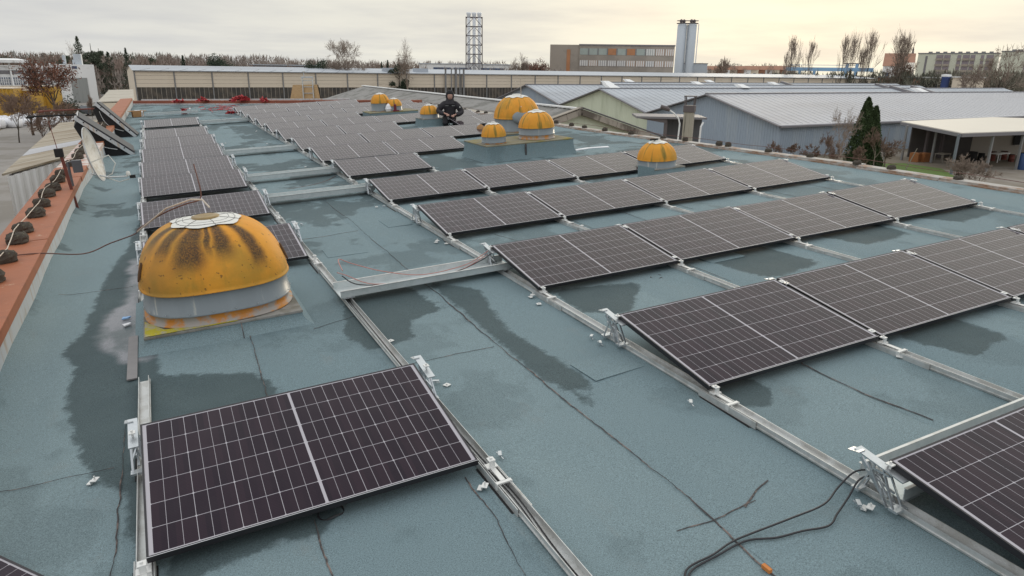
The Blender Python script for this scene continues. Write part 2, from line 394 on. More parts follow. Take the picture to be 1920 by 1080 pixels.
gp = MB(); gp.add([(52,43,G+.01),(50,30,G+.01),tuple(at_z(1818,346,G+.01)),tuple(at_z(1765,316,G+.01)),tuple(at_z(1695,306,G+.01))], [(0,1,2,3,4)])
tag(link('grass_strip', gp, grass_mat), kind='structure')

# ------------------------------------------------------------------ roof (level coordinates, tilted at the end)
def xl(y): return -1.42 + max(0, y - 15) * .018
def xr(y): return 11.68 - min(max(0, y - 10), 7) * .09 - max(0, y - 17) * .03
def yfar(x): return 44.5 - (x + .9) * 1.082
XS = [-.53 + .935 * k for k in range(-1, 14)]; XS[0] = -1.6; XS[-1] = 12.0
def sdpoly(px, py, poly):
    P = np.array(poly); d = np.full(px.shape, 1e9); ins = np.zeros(px.shape, bool)
    for i in range(len(P)):
        a, b = P[i], P[(i + 1) % len(P)]; e = b - a
        t_ = np.clip(((px - a[0]) * e[0] + (py - a[1]) * e[1]) / (e @ e), 0, 1)
        d = np.minimum(d, np.hypot(px - a[0] - t_ * e[0], py - a[1] - t_ * e[1]))
        c = ((a[1] > py) != (b[1] > py)) & (px < (b[0] - a[0]) * (py - a[1]) / (b[1] - a[1] + 1e-12) + a[0])
        ins ^= c
    return np.where(ins, d, -d)
WET = [
 [(-.517,11.84),(-.62,10.5),(-.75,9.6),(-.854,8.7),(-.921,7.63),(-.95,7.04),(-1.07,6.97),(-1.04,6.69),(-.946,6.39),(-.944,5.65),(-.846,5.0),(-.693,4.43),(-.529,4.19),(-.507,3.72),(-.40,3.5),(-.3,3.4),(-.3,5.4),(-.33,6.3),(-.3,12.5)],
 [(-.447,5.61),(-.31,5.85),(.378,5.51),(.495,5.07),(.3,4.9),(-.3,4.8)],
 [(-.35,3.45),(.2,3.55),(.6,3.45),(.4,3.25),(.2,3.3),(-.1,3.2),(-.3,3.2)],
 [(1.41,6.84),(2.12,7.0),(2.2,6.1),(1.84,5.99),(1.7,5.48),(1.28,5.46),(1.2,5.9)],
 [(2.353,6.96),(2.75,6.41),(2.6,5.8),(2.52,5.3),(2.55,4.79),(2.6,4.1),(2.42,3.7),(2.3,4.42),(2.33,5.1),(2.36,5.92)],
 [(3.3,3.7),(3.62,3.6),(3.68,3.2),(3.4,3.1),(3.2,3.3)],
 [(3.35,6.0),(4.3,5.75),(4.0,5.4),(3.65,5.0),(3.3,5.3)],
 [(.75,3.95),(1.15,3.9),(1.15,3.6),(.8,3.55)],
 [(7.2,6.3),(8.4,6.3),(8.3,5.5),(7.4,5.4)],[(9.0,6.1),(10.3,6.2),(10.3,5.6),(9.3,5.5)],
 [(5.3,6.2),(6.3,6.3),(6.4,5.2),(5.5,5.1)],[(5.2,3.5),(6.0,3.6),(6.0,3.0),(5.4,2.9)],
]
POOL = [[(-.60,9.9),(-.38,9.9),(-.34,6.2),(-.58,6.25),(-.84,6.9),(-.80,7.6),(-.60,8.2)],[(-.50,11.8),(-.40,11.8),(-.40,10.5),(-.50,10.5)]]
def field(px, py, polys, fall):
    f = np.zeros(px.shape)
    for p in polys: f = np.maximum(f, np.clip(.5 + sdpoly(px, py, p) / fall, 0, 1))
    return f
def roof_z(px, py):
    z = .0035 * np.sin(px * 3.1 + py * .7) + .004 * np.sin(py * 2.3 + px * 1.3)
    u = np.clip((-1.10 - px) / .34, 0, 1); 
    return z + .13 * u ** 2 * (1 + .10 * np.sin(py * 2.1) + .14 * (1 - u) * np.sin(py * 5.0 + px * 9) + .10 * (1 - u) * np.sin(py * 11))
roof = bpy.data.objects.new('roof', None); COL.objects.link(roof); tag(roof, kind='structure'); ROOF_THINGS.append(roof)
for k in range(len(XS) - 1):
    xa, xb = XS[k], XS[k + 1] + .06
    ys = np.concatenate([np.arange(-2, 14, .11), np.arange(14, 46, .3)]); nx = 9 if k else 14
    ux = np.linspace(0, 1, nx); X, Y = np.meshgrid(xa + ux * (xb - xa), ys)
    XL = np.array([xl(y) for y in ys])[:, None]; XR_ = np.array([xr(y) for y in ys])[:, None]
    X = np.clip(X, XL, XR_)
    YF = 44.5 - (X + .9) * 1.082; Y = np.minimum(Y, YF)
    Z = roof_z(X, Y) + .0035 * k - .0045 * (X > XS[k + 1]) * 0 + rng.normal(0, .0006, X.shape)
    Z[:, 0] -= .0032 if k else 0
    V = np.stack([X, Y, Z], -1).reshape(-1, 3)
    nr = len(ys); fs = [(i * nx + j, i * nx + j + 1, (i + 1) * nx + j + 1, (i + 1) * nx + j) for i in range(nr - 1) for j in range(nx - 1)
                        if YF[i, j] > ys[i] + 1e-6 and X[i, j + 1] - X[i, j] > 1e-4]
    me = bpy.data.meshes.new('membrane_strip'); me.from_pydata(V.tolist(), [], fs)
    me.polygons.foreach_set('use_smooth', [True] * len(me.polygons))
    fx, fy = V[:, 0], V[:, 1]
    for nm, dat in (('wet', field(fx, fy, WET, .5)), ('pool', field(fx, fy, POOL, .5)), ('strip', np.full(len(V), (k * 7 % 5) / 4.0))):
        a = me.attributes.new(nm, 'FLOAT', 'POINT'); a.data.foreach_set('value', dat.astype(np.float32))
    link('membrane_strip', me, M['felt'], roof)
# body of the building under the membrane
bb = MB(); bb.prism([(-1.9,-2.2,-.03),(11.9,-2.2,-.03),(11.9,30.5,-.03),(11,31.8,-.03),(-1.4,45.3,-.03),(-1.9,15,-.03)], (0,0,-7))
link('building_wall', bb, mat('rendered_wall', (.38,.34,.28), .9), roof)
# tar seams along the strip joints
def seam(pts, wmin=.004, wmax=.012, z=.010):
    m_ = MB(); L = []; pts = [Vector((p[0], p[1], 0)) for p in pts]; path = []
    for a, b in zip(pts[:-1], pts[1:]):
        n = max(2, int((b - a).length / .035))
        for i in range(n): path.append(a.lerp(b, i / n))
    wob = 0; ww = (wmin + wmax) / 2
    for i, p in enumerate(path):
        d = (path[min(i + 1, len(path) - 1)] - path[max(i - 1, 0)]).normalized(); nrm = Vector((-d.y, d.x, 0))
        wob = wob * .93 + random.gauss(0, .0028); ww = min(wmax * 1.1, max(wmin * .5, ww + random.gauss(0, .0010)))
        zz = float(roof_z(np.array(p.x), np.array(p.y))) + .0035 * max(0, int((p.x + .53) / .935) + 1) + z
        q = p + nrm * wob
        ww2 = ww * .62; L += [(q.x - nrm.x * ww2, q.y - nrm.y * ww2, zz - .006), (q.x, q.y, zz - .003), (q.x + nrm.x * ww2, q.y + nrm.y * ww2, zz - .006)]
    fs = []
    for i in range(len(path) - 1):
        a = 3 * i; fs += [(a, a+1, a+4, a+3), (a+1, a+2, a+5, a+4)]
    m_.add(L, fs); return m_
for pts, a, b in ((((2.25,1.4),(2.24,2.0),(2.29,2.55),(2.29,4.5),(2.31,7)), .004, .010), (((2.31,7),(2.36,10.5),(2.36,12)), .002, .005),
              (((4.86,4.85),(4.45,4.0),(4.15,3.45),(4.15,2.9),(4.22,2.4)), .004, .012),
              (((.42,1.8),(.40,3.0),(.41,3.42)), .004, .008), (((.455,6.55),(.42,5.9),(.40,5.0)), .003, .006),
              (((1.28,3.35),(1.27,2.9),(1.22,2.55),(1.24,2.1),(1.26,1.8)), .003, .008),
              (((.98,6.2),(1.42,6.34)), .002, .005), (((5.08,12.3),(5.1,8.5),(5.09,5.2)), .0015, .004), (((6.97,12.3),(6.95,8)), .0015, .004), (((8.83,9.6),(8.81,6)), .0015, .004), (((9.75,10.4),(9.76,6)), .0015, .004),
              (((1.47,9.62),(1.9,9.60),(2.33,9.64)), .002, .004), (((2.33,13.4),(2.8,13.42),(3.15,13.38)), .002, .004), (((1.5,5.0),(1.9,5.02),(2.28,4.99)), .0012, .003), (((4.2,4.35),(4.9,4.38)), .0015, .004), (((-1.2,4.55),(-.56,4.5)), .0015, .003), (((-1.25,8.6),(-.5,8.55)), .0015, .003), (((5.1,7.6),(6.0,7.62)), .0015, .003), (((2.05,2.36),(2.35,2.33),(2.63,2.36)), .002, .006), (((2.5,2.34),(2.68,2.42),(2.84,2.47)), .004, .013),
              (((3.85,8.4),(4.15,7.2),(4.16,6.0)), .002, .005), (((6.0,8.8),(5.96,7.4)), .002, .005),
              (((-.60,3.2),(-.565,3.6),(-.56,4.3),(-.54,5.2)), .004, .012)):
    link('tar_seam', seam(pts, a, b), M['tar'], roof)
for (px_, py_, wx_, wy_, rz_) in ((2.85,4.2,.46,.34,.06),(1.88,8.7,.5,.42,-.04),(.62,4.75,.38,.30,.1),(5.6,6.0,.5,.36,.02),(2.9,9.8,.36,.5,0),(4.0,4.7,.34,.28,-.12),(9.9,7.3,.6,.4,0)):
    pm_ = MB(); pm_.box((0,0,0),(wx_,wy_,.005)); me = pm_.mesh('felt_patch')
    for nm, val in (('wet', 0.0), ('pool', 0.0), ('strip', random.choice((0, .5, 1.0)))):
        at_ = me.attributes.new(nm, 'FLOAT', 'POINT'); at_.data.foreach_set('value', [val] * len(me.vertices))
    zz_ = float(roof_z(np.array(px_), np.array(py_))) + .0035 * max(0, int((px_ + .53) / .935) + 1) + .004
    link('felt_patch', me, M['felt'], roof, (px_, py_, zz_), (0, 0, rz_))
# lead strip beside the big dome
ls = MB(); ls.box((-.51, 6.35, .02), (.075, 1.0, .012)); link('lead_strip', ls, mat('lead_sheet', (.20,.19,.19), .5, .2, .2, 12), roof)

# ------------------------------------------------------------------ parapets
par = thing('parapet_wall', 'long low parapet with orange-brown metal coping and pale flashing on the left roof edge', 'parapet', roof=True)
fl = MB()
ys = [4.0 + i * .8 for i in range(51)]
for a, b in zip(ys[:-1], ys[1:]): 
    fl.add([(xl(a), a, .02), (xl(b), b, .02), (xl(b), b, .365), (xl(a), a, .365)], [(3,2,1,0)])
part('flashing', fl, M['flash'], par)
wl = MB(); wl.prism([(-1.425,-2,-.6),(-1.425,4,-.6),(-1.425,15,-.6),(-.92,44,-.6),(-1.4,44,-.6),(-1.9,15,-.6),(-1.9,-2,-.6)], (0,0,.95)); part('parapet_core', wl, M['flash'], par)
y = -1.3; i = 0
while y < 43.5:
    Lp = 3.7 if y < 13 else 1.5
    y2 = y + Lp; x_ = xl(y + Lp / 2) + .02; m_ = MB()
    m_.box((-.27, 0, 0), (.56, Lp - .012, .022)); m_.box((.003, 0, -.045), (.014, Lp - .012, .085)); m_.box((-.545, 0, -.04), (.012, Lp - .012, .08))
    pale = 17.0 < y + Lp / 2 < 20.5
    o = part('coping_plate', m_, M['coping_pale'] if pale else M['coping'], par, loc=(x_, y + Lp / 2, .385 + .006 * (i % 2)), rot=(random.uniform(-.004,.004), random.uniform(-.01,.012), -.018 if y > 15 else 0), bevel=.003)
    y = y2; i += 1
# light drip stains as thin flaked patches near the coping joints
def rough_block(s=1.0, seed=0):
    r_ = random.Random(seed); m_ = MB()
    m_.lathe([(.02,0),(.100,.0),(.112,.02),(.108,.045),(.112,.07),(.104,.095),(.085,.118),(.05,.125),(.01,.128)], 18, 3.6, ax=1.0, ay=.85, cap_bot=True, cap_top=True)
    m_.v = [(x * s * (1 + r_.uniform(-.11,.11)), y * s * (1 + r_.uniform(-.11,.11)), z * s * (1 + r_.uniform(-.13,.10)) if z > .01 else z) for x, y, z in m_.v]
    m_.box((0, 0, .108 * s), (.02 * s, .16 * s, .03 * s)); return m_.mesh('concrete_block')
blocks = [rough_block(.98, s) for s in range(4)]
for b in blocks: b.materials.append(M['stone'])
hy = [7.35, 8.05, 8.85, 9.75, 10.35, 11.35, 12.1, 13.0, 13.6, 14.5, 15.2, 16.6] + [17.8 + .85 * k for k in range(14)]
for k, yy in enumerate(hy):
    o = link('conductor_holder', blocks[k % 4], None, None, (xl(yy) - .27 + random.uniform(-.02,.02), yy, .402), (0, 0, random.uniform(-.35,.35)))
    tag(o, f'dark weathered concrete block on the left coping, {ORD[k+1]} from the near end', 'block', 'conductor blocks along the left parapet'); ROOF_THINGS.append(o)
cw = MB(); cw.tube([(xl(yy) - .27 + .03 * math.sin(yy * 2.3), yy, .525 + .012 * math.sin(yy * 4)) for yy in np.arange(4.5, 30, .45)], .0055, 5)
solo('conductor_wire', cw, M['wire_pale'], 'pale round wire running over the dark blocks of the left coping', 'wire', roof=True)
LC = [((-2.2,9.05,.33),(-1.78,9.03,.41),(-1.42,9.08,.40),(-1.0,9.2,.30),(-.72,9.3,.36),(-.42,8.7,.56),(-.34,8.1,.74),(-.1,7.75,.93),(.12,7.6,1.03),(.26,7.55,1.07),(.285,7.56,1.16),(.28,7.6,1.26),(.27,7.7,1.40))]
# right parapet: low edge with patchy boards
rp = thing('roof_edging', 'low patchy white and rust edging along the right side of the roof', 'edging', roof=True)
edge_w = mat('chipped_white_edging', (.42,.40,.37), .8, 0, .15, 4, .3, 20, col2=(.27,.15,.085), c2=(.50,.66), c2scale=3.2, stretch=(1,.5,1))
y = 1.0; i = 0
while y < 31.5:
    Lp = 1.6; m_ = MB(); m_.box((.09,0,.02), (.20, Lp - .01, .08)); m_.box((-.025,0,-.01), (.03, Lp - .01, .07))
    part('edging_plate', m_, edge_w, rp, loc=(xr(y + .8) + .02 + random.uniform(-.012,.012), y + .8, .035 + random.uniform(0,.012)), rot=(0, 0, 0 if y < 9 else .09 if y < 16.5 else .03), bevel=.004); y += Lp; i += 1
ry = [5.3,6.2,6.95,8.2,9.1,10.0,11.2,12.2,12.7,13.6,14.6,15.7,16.7,17.7,18.5,19.4,20.2,23.3,24.1,24.9,26.2,27.0,27.9,28.8,29.7]
for k, yy in enumerate(ry):
    o = link('conductor_holder', blocks[(k + 1) % 4], None, None, (xr(yy) + .12 + random.uniform(-.02,.02), yy + random.uniform(-.2,.2), .098), (0, 0, random.uniform(-.5,.5)))
    o.scale = (.66, .66, random.uniform(.5, .85))
    tag(o, f'dark concrete block on the right roof edging, {ORD[k+1]} from the near end', 'block', 'conductor blocks along the right roof edge'); ROOF_THINGS.append(o)
cw = MB(); cw.tube([(xr(yy) + .12, yy, .20 + .01 * math.sin(yy * 3)) for yy in np.arange(4, 31, .6)], .005, 4)
solo('conductor_wire', cw, M['wire_brown'], 'thin brown wire running along the blocks of the right roof edge', 'wire', roof=True)
# far parapet
fp = thing('parapet_wall', 'low far parapet with rust-red boards and a white rail at the end of the roof', 'parapet', roof=True)
fa, fb = Vector((-1.0, 44.6, 0)), Vector((11.0, 31.65, 0)); fd = (fb - fa).normalized(); FL = (fb - fa).length; fn = Vector((-fd.y, fd.x, 0)) * -1
frz = math.atan2(fd.y, fd.x)
rust = mat('rust_red_board', (.26,.085,.05), .8, 0, .3, 3, .3, 20, col2=(.42,.36,.32), c2=(.55,.66), c2scale=1.6)
nb = 11
for k in range(nb):
    p = fa + fd * (FL * (k + .5) / nb); m_ = MB(); m_.box((0,.12,.09), (FL/nb - .02, .26, .16)); m_.box((0,-.03,-.01),(FL/nb-.02,.04,.2))
    part('parapet_board', m_, rust, fp, loc=(p.x, p.y, .03 + .005 * (k % 2)), rot=(0,0,frz))
m_ = MB(); m_.box((0,.33,.2), (FL*.75, .08, .07)); part('rail', m_, M['flash'], fp, loc=tuple(fa + fd * FL * .4 + Vector((0,0,.03))), rot=(0,0,frz))
m_ = MB(); m_.box((0,-.10,.0), (FL, .10, .14)); part('flashing', m_, M['flash'], fp, loc=tuple(fa + fd * FL * .5), rot=(0,0,frz))

# ------------------------------------------------------------------ solar panels, rails, supports
def panel_meshes():
    fr = MB(); t_ = .035; lw = .011
    for x0,x1,y0,y1 in ((0,PL,0,lw),(0,PL,PW-lw,PW),(0,lw,lw,PW-lw),(PL-lw,PL,lw,PW-lw)): fr.rbox(x0,y0,-t_,x1,y1,0)
    for x0,x1,y0,y1 in ((lw,PL-lw,lw,.03),(lw,PL-lw,PW-.03,PW-lw)): fr.rbox(x0,y0,-t_,x1,y1,-t_+.002)
    gl = MB(); gl.add([(lw,lw,-.0025),(PL-lw,lw,-.0025),(PL-lw,PW-lw,-.0025),(lw,PW-lw,-.0025)], [(0,1,2,3)])
    bk = MB(); bk.rbox(lw,lw,-.008,PL-lw,PW-lw,-.004)
    jb = MB()
    for x in (PL/2-.25, PL/2, PL/2+.25): jb.rbox(x-.04,PW-.14,-.024,x+.04,PW-.08,-.009)
    rm_ = MB()
    rm_.rbox(0,0,.0002,PL,.003,.001)
    out = []
    for nm, m_, mt in (('frame', fr, 'frame'), ('cell_glass', gl, 'cells'), ('backsheet', bk, 'back'), ('junction_box', jb, 'rubber'), ('frame_rim', rm_, 'rim')):
        me = m_.mesh(nm); me.materials.append(M[mt]); out.append((nm, me))
    return out
PM = panel_meshes()
proto = bpy.data.objects.new('solar_panel', None); COL.objects.link(proto)
for nm, me in PM: link(nm, me, None, proto)
first_panel = [True]
def panel(x, y, z, label, group, rot=(TILT, 0, 0)):
    if first_panel[0]: o = proto; first_panel[0] = False
    else: o = copy_tree(proto)
    o.location = (x, y, z); o.rotation_euler = (rot[0] + random.uniform(-.006, .006), rot[1] + random.uniform(-.003, .003), rot[2])
    tag(o, label, 'solar panel', group); ROOF_THINGS.append(o); return o
XLB, XRB, GP = -.400, 3.160, .0241
rowsL = {'LA':3.325,'L2':8.337,'L3':11.062,'L4':13.733,'L5':15.999,'L6':18.464,'L7':20.99,'L8':23.87,'L9':27.851}
rowsR = {'R0':.891,'R1':3.386,'R2':5.884,'R3':8.412,'R4':10.967}
rowsF = {'F1':13.658,'F2':16.003,'F3':18.332,'F4':20.862,'F5':23.162,'F6':25.435,'F7':27.652,'F8':29.847,'F9':32.449}
lofs = {'L3':-.03,'L4':-.04,'L5':-.03,'L6':-.02,'L7':.02,'L8':.03,'L9':.03}
GLn = 'solar panels in the single file left of the walkway'; GRn = 'solar panels in the four wide-spaced rows'; GFn = 'solar panels in the closely set far block'
for k, (r_, y) in enumerate(rowsL.items()):
    lab = 'nearest solar panel of the left file, lying alone in front of the big orange dome' if k == 0 else \
          f'solar panel in the single file left of the walkway, {ORD[k+1]} counted from the camera'
    panel(XLB + lofs.get(r_, 0), y, .12, lab, GLn)
cntR = {'R0':2,'R1':4,'R2':4,'R3':4,'R4':4}
rowname = {'R0':'frontmost wide-spaced row','R1':'second wide-spaced row','R2':'third wide-spaced row','R3':'fourth wide-spaced row','R4':'fifth wide-spaced row'}
for r_, y in rowsR.items():
    for n in range(cntR[r_]):
        panel(XRB + n * (PL + GP), y, .12, f'solar panel in the {rowname[r_]}, {ORD[n+1]} from the walkway', GRn)
cntF = {'F1':[0],'F2':[0,1],'F3':[0,1,2],'F4':[0,1,3],'F5':[0,1,2,3],'F6':[0,1,3],'F7':[0,1,2,3],'F8':[0,1,2,3],'F9':[0,1,2]}
for k, (r_, y) in enumerate(rowsF.items()):
    for q, n in enumerate(cntF[r_]):
        panel(XRB + n * (PL + GP), y, .12, f'solar panel in far block row {ORD[k+1]}, {ORD[q+1]} from the walkway', GFn)
# spare panel lying in the lower left corner, mostly outside the frame
panel(-2.62, 3.42, .13, 'loose solar panel poking into the lower left corner of the frame', None, rot=(.0, .0, -.914)).location = (-1.047 - PL*.8*math.cos(-.914) + PW*math.sin(-.914), 3.699 - PL*.8*math.sin(-.914) - PW*math.cos(-.914), .12)

def channel(m_, x0, x1, y0, y1, z0, h, t_=.006, axis='Y'):
    m_.rbox(x0, y0, z0, x1, y1, z0 + t_)
    if axis == 'Y': m_.rbox(x0, y0, z0 + t_, x0 + t_, y1, z0 + h); m_.rbox(x1 - t_, y0, z0 + t_, x1, y1, z0 + h)
    else: m_.rbox(x0, y0, z0 + t_, x1, y0 + t_, z0 + h); m_.rbox(x0, y1 - t_, z0 + t_, x1, y1, z0 + h)
def rail(x, y0, y1, lows, highs, label, group, top=False):
    o = thing('mounting_rail', label, 'rail', (x, y0, 0), roof=True, group=group)
    m_ = MB(); wd = .036
    channel(m_, -wd, wd, 0, y1 - y0, .018, .048, .004)
    for s in (-1, 1): m_.rbox(s * wd, 0, .030, s * (wd + .006), y1 - y0, .034)
    m_.rbox(-wd + .004, .002, .040, wd - .004, y1 - y0 - .002, .043) if top else None
    part('profile', m_, M['alu'], o)
    for L_ in lows:
        yy = L_ - y0; s_ = MB(); channel(s_, -.046, .046, yy - .46, yy + .09, .012, .050, .005)
        part('sleeve', s_, M['alu'], o, bevel=.001); p_ = MB(); p_.rbox(-.060, yy - .42, 0.002, .056, yy + .07, .012); part('rubber_pad', p_, M['rubber'], o)
        c_ = MB(); c_.box((0, yy - .20, .066), (.094, .022, .010)); c_.box((-.045, yy-.20, .05),(.008,.03,.04)); c_.box((.045, yy-.20, .05),(.008,.03,.04))
        c_.box((0, yy - .03, .075), (.07, .05, .008)); c_.box((0, yy - .045, .095), (.03, .012, .045)); c_.box((0, yy - .03, .118), (.04, .045, .007)); c_.box((.0, yy-.03, .126),(.014,.014,.012))
        c_.box((0, yy - .115, .070), (.03, .15, .006)); part('end_clamp', c_, M['white_clip'], o)
    for H_ in highs:
        yy = H_ - y0; p_ = MB(); p_.rbox(-.058, yy - .12, 0.002, .054, yy + .16, .012); part('rubber_pad', p_, M['rubber'], o)
    return o
def lowhigh(rows): return [y for y in rows], [y + PW * math.cos(TILT) - .10 for y in rows]
lo, hi = lowhigh(rowsL.values())
rail(XLB - .02, 1.2, 5.76, [3.325], [4.4], 'left mounting rail under the nearest left solar panel, its open end pointing at the dome', 'mounting rails')
rail(XLB - .02, 7.9, 30.2, lo[1:], hi[1:], 'long left-hand mounting rail running under the file of panels behind the big dome', 'mounting rails')
rail(1.43, .8, 30.2, lo, hi, 'long mounting rail on the left side of the bare walkway', 'mounting rails')
lo, hi = lowhigh(rowsR.values())
for n in range(5):
    x = XRB + .035 if n == 0 else XRB + n * (PL + GP) - .012
    rail(x, -.2, 12.5, lo, hi, 'mounting rail along the right side of the bare walkway' if n == 0 else f'mounting rail under the wide-spaced rows, {ORD[n]} to the right of the walkway rail', 'mounting rails', top=True)
lo, hi = lowhigh(rowsF.values())
for n in range(5):
    x = XRB + .035 if n == 0 else XRB + n * (PL + GP) - .012
    use = [r_ for r_ in rowsF if n in cntF[r_] or (n - 1) in cntF[r_]]
    y0 = min(rowsF[r_] for r_ in use) - .5
    lo, hi = lowhigh([rowsF[r_] for r_ in use])
    rail(x, y0, min(33.9, yfar(x) - .35), lo, hi, 'mounting rail at the stepped left edge of the dense far panel block' if n == 0 else f'mounting rail under the dense far block, {ORD[n]} in from its left edge', 'mounting rails')

def support_parts(o):
    top = .12 + PW * math.sin(TILT) - .038
    m_ = MB(); m_.box((0, .0, top), (.055, .30, .008), M=Matrix.Rotation(TILT, 3, 'X')); m_.box((-.02, .14, top + .018), (.05, .07, .006), M=Matrix.Rotation(-.2, 3, 'X'))
    m_.box((0, -.02, top - .03), (.05, .10, .012)); part('top_plate', m_, M['zinc'], o)
    for sx in (-1, 1):
        for ya, yb in ((-.13, -.03), (.10, .02), (-.09, .06)):
            q = MB(); q.beam((sx * .034, ya, .05), (sx * .018, yb, top - .012), .012, .008); part('strut', q, M['zinc'], o)
    q = MB(); q.beam((-.03, -.08, .11), (.03, .06, .20), .010); q.beam((.03, -.08, .11), (-.03, .06, .20), .010); q.beam((0, -.06, .06), (0, .12, top - .02), .012, .02); part('cross_brace', q, M['zinc'], o)
    [part('foot', MB().box((0, y_, .058), (.09, .05, .014)), M['zinc'], o) for y_ in (-.13, .10)]
    q = MB(); q.box((.0, -.05, top + .028), (.036, .04, .007)); q.tube([(0,-.05,top),(0,-.05,top+.045)], .007, 6); part('clamp', q, M['white_clip'], o)
sproto = bpy.data.objects.new('panel_support', None); COL.objects.link(sproto); support_parts(sproto); fs_ = [True]
def support(x, yrow, label, dy=.0, group='lattice supports under the high edges of the panels'):
    if fs_[0]: o = sproto; fs_[0] = False
    else: o = copy_tree(sproto)
    o.location = (x, yrow + PW * math.cos(TILT) - .02 + dy, 0); tag(o, label, 'bracket', group); ROOF_THINGS.append(o)
for k, y in enumerate(rowsL.values()):
    support(XLB - .045, y, f'lattice bracket at the left high corner of the {ORD[k+1]} panel of the left file'); support(1.43, y, f'lattice bracket at the right high corner of the {ORD[k+1]} panel of the left file')
for r_, y in rowsR.items():
    for n in range(cntR[r_] + 1):
        support(XRB - .015 if n == 0 else XRB + n * (PL + GP) - .012, y, f'lattice bracket in the {rowname[r_]}, ' + ('at the walkway' if n == 0 else f'under the {ORD[n]} panel joint'), .05 if n == 0 else -.06)
for k, (r_, y) in enumerate(rowsF.items()):
    for n in sorted(set(cntF[r_]) | {q + 1 for q in cntF[r_]}):
        support(XRB - .005 if n == 0 else XRB + n * (PL + GP) - .012, y, f'lattice bracket in far block row {ORD[k+1]}, ' + ('at its left edge' if n == 0 else f'at the {ORD[n]} joint'), .02 if n == 0 else -.08)
support(1.44, .55, 'empty lattice bracket poking up at the bottom edge of the picture', 0, None)
support(XLB-.03, 33.3, 'empty lattice bracket at the far left end of the last empty bay', 0, None); support(1.45, 33.5, 'empty lattice bracket at the far right end of the last empty bay', 0, None)
# module clamps in the gaps between neighbouring panels
gc = MB(); gc.box((0,0,.004), (.05,.045,.006)); gc.box((0,0,.010), (.016,.016,.008)); gcm = gc.mesh('module_clamp'); gcm.materials.append(M['white_clip'])
kk = 0
for r_, y in list(rowsR.items()):
    for n in range(1, cntR[r_] + (1 if r_ in ('R2','R3','R4') else 0)):
        for f_, wd_ in ((.07, 'low'), (.93, 'high')):
            kk += 1; s_ = f_ * PW
            o = link('module_clamp', gcm, None, None, (XRB + n * (PL + GP) - GP / 2, y + s_ * math.cos(TILT), .12 + s_ * math.sin(TILT)), (TILT, 0, 0))
            tag(o, f'bright clamp, {wd_} end of {ORD[n]} panel joint, {rowname[r_]}', 'clamp', 'module clamps between panels'); ROOF_THINGS.append(o)

# cable trays
def tray(x0, x1, y0, y1, z, h, label):
    o = thing('cable_tray', label, 'cable tray', (x0, y0, 0), group='cable trays across the walkway', roof=True)
    m_ = MB(); channel(m_, 0, x1 - x0, 0, y1 - y0, z, h, .004, axis='X'); part('channel', m_, M['alu_sheet'], o)
    l_ = MB(); l_.rbox(.0, -.012, z + h, x1 - x0, .006, z + h + .004); l_.rbox(.0, y1 - y0 - .006, z + h, x1 - x0, y1 - y0 + .012, z + h + .004); part('lip', l_, M['alu'], o)
    p_ = MB(); p_.rbox(.02, .0, .072, .14, y1 - y0, z - .002); p_.rbox(x1 - x0 - .14, .0, .072, x1 - x0 - .02, y1 - y0, z - .002); part('bearing_strip', p_, M['zinc'], o); return o
tray(1.36, 3.30, 6.70, 7.02, .085, .07, 'open cable tray with red cables bridging the walkway beside the big dome')
tray(1.44, 3.27, 12.12, 12.40, .085, .08, 'empty cable tray crossing the walkway just beyond the big dome')
tray(1.40, 3.26, 14.52, 14.80, .085, .08, 'cable tray crossing the walkway, second beyond the big dome')
tray(1.40, 3.16, 18.85, 19.15, .085, .08, 'cable tray crossing the walkway, third beyond the big dome')
tray(1.46, 3.20, 28.5, 28.8, .085, .08, 'last cable tray crossing the walkway near the end of the roof')
tray(-.30, 1.75, 34.3, 34.6, .085, .08, 'lone cable tray in the empty bay before the far parapet')
tray(3.19, 6.7, 1.92, 2.19, .085, .075, 'cable tray running behind the frontmost right-hand panel')
def cable(pts, r, mt, label, cat='cable', group=None, n=6):
    # smooth the control points (Catmull-Rom)
    P = [Vector((p[0], p[1], p[2] + (.0035 * max(0, (p[0] + .53) / .935 + 1) + .004 if p[2] < .05 and n > 4 and r > .005 else 0))) for p in pts]; out = []
    for i in range(len(P) - 1):
        p0, p1, p2, p3 = P[max(0,i-1)], P[i], P[i+1], P[min(len(P)-1,i+2)]
        for k in range(6):
            t = k / 6; out.append(.5 * ((2*p1) + (p2-p0)*t + (2*p0-5*p1+4*p2-p3)*t*t + (3*p1-p0-3*p2+p3)*t**3))
    out.append(P[-1]); m_ = MB(); m_.tube(out, r, n)
    return solo('cable', m_, M[mt], label, cat, group, roof=True, smooth=True)
cable([(1.45,6.92,.30),(1.47,7.15,.36),(1.6,7.12,.30),(1.9,6.98,.20),(2.3,6.9,.12),(2.8,6.95,.13),(3.05,7.0,.2),(3.2,7.0,.28)], .0045, 'wire_red', 'red cable looping up over the left end of the open tray')
cable([(1.40,6.95,.28),(1.5,7.0,.22),(1.75,6.9,.11),(2.2,6.82,.105),(2.7,6.86,.11),(3.1,6.98,.2)], .0045, 'wire_red', 'red cable lying flat in the open tray beside the big dome')
cable([(1.43,6.88,.26),(1.6,6.86,.14),(2.1,6.78,.10),(2.6,6.84,.10),(3.0,6.93,.16),(3.2,6.95,.24),(3.4,6.9,.26)], .006, 'wire_black', 'black cable lying in the open tray with the red ones')
cable([(1.80,1.95,.015),(1.895,2.10,.015),(2.08,2.12,.02),(2.21,2.145,.02),(2.327,2.148,.02),(2.6,2.13,.03),(2.85,2.13,.03),(3.03,2.19,.06),(3.17,2.20,.11),(3.22,2.12,.15)], .0056, 'wire_black', 'upper black cable snaking over the felt to the lattice bracket at lower right')
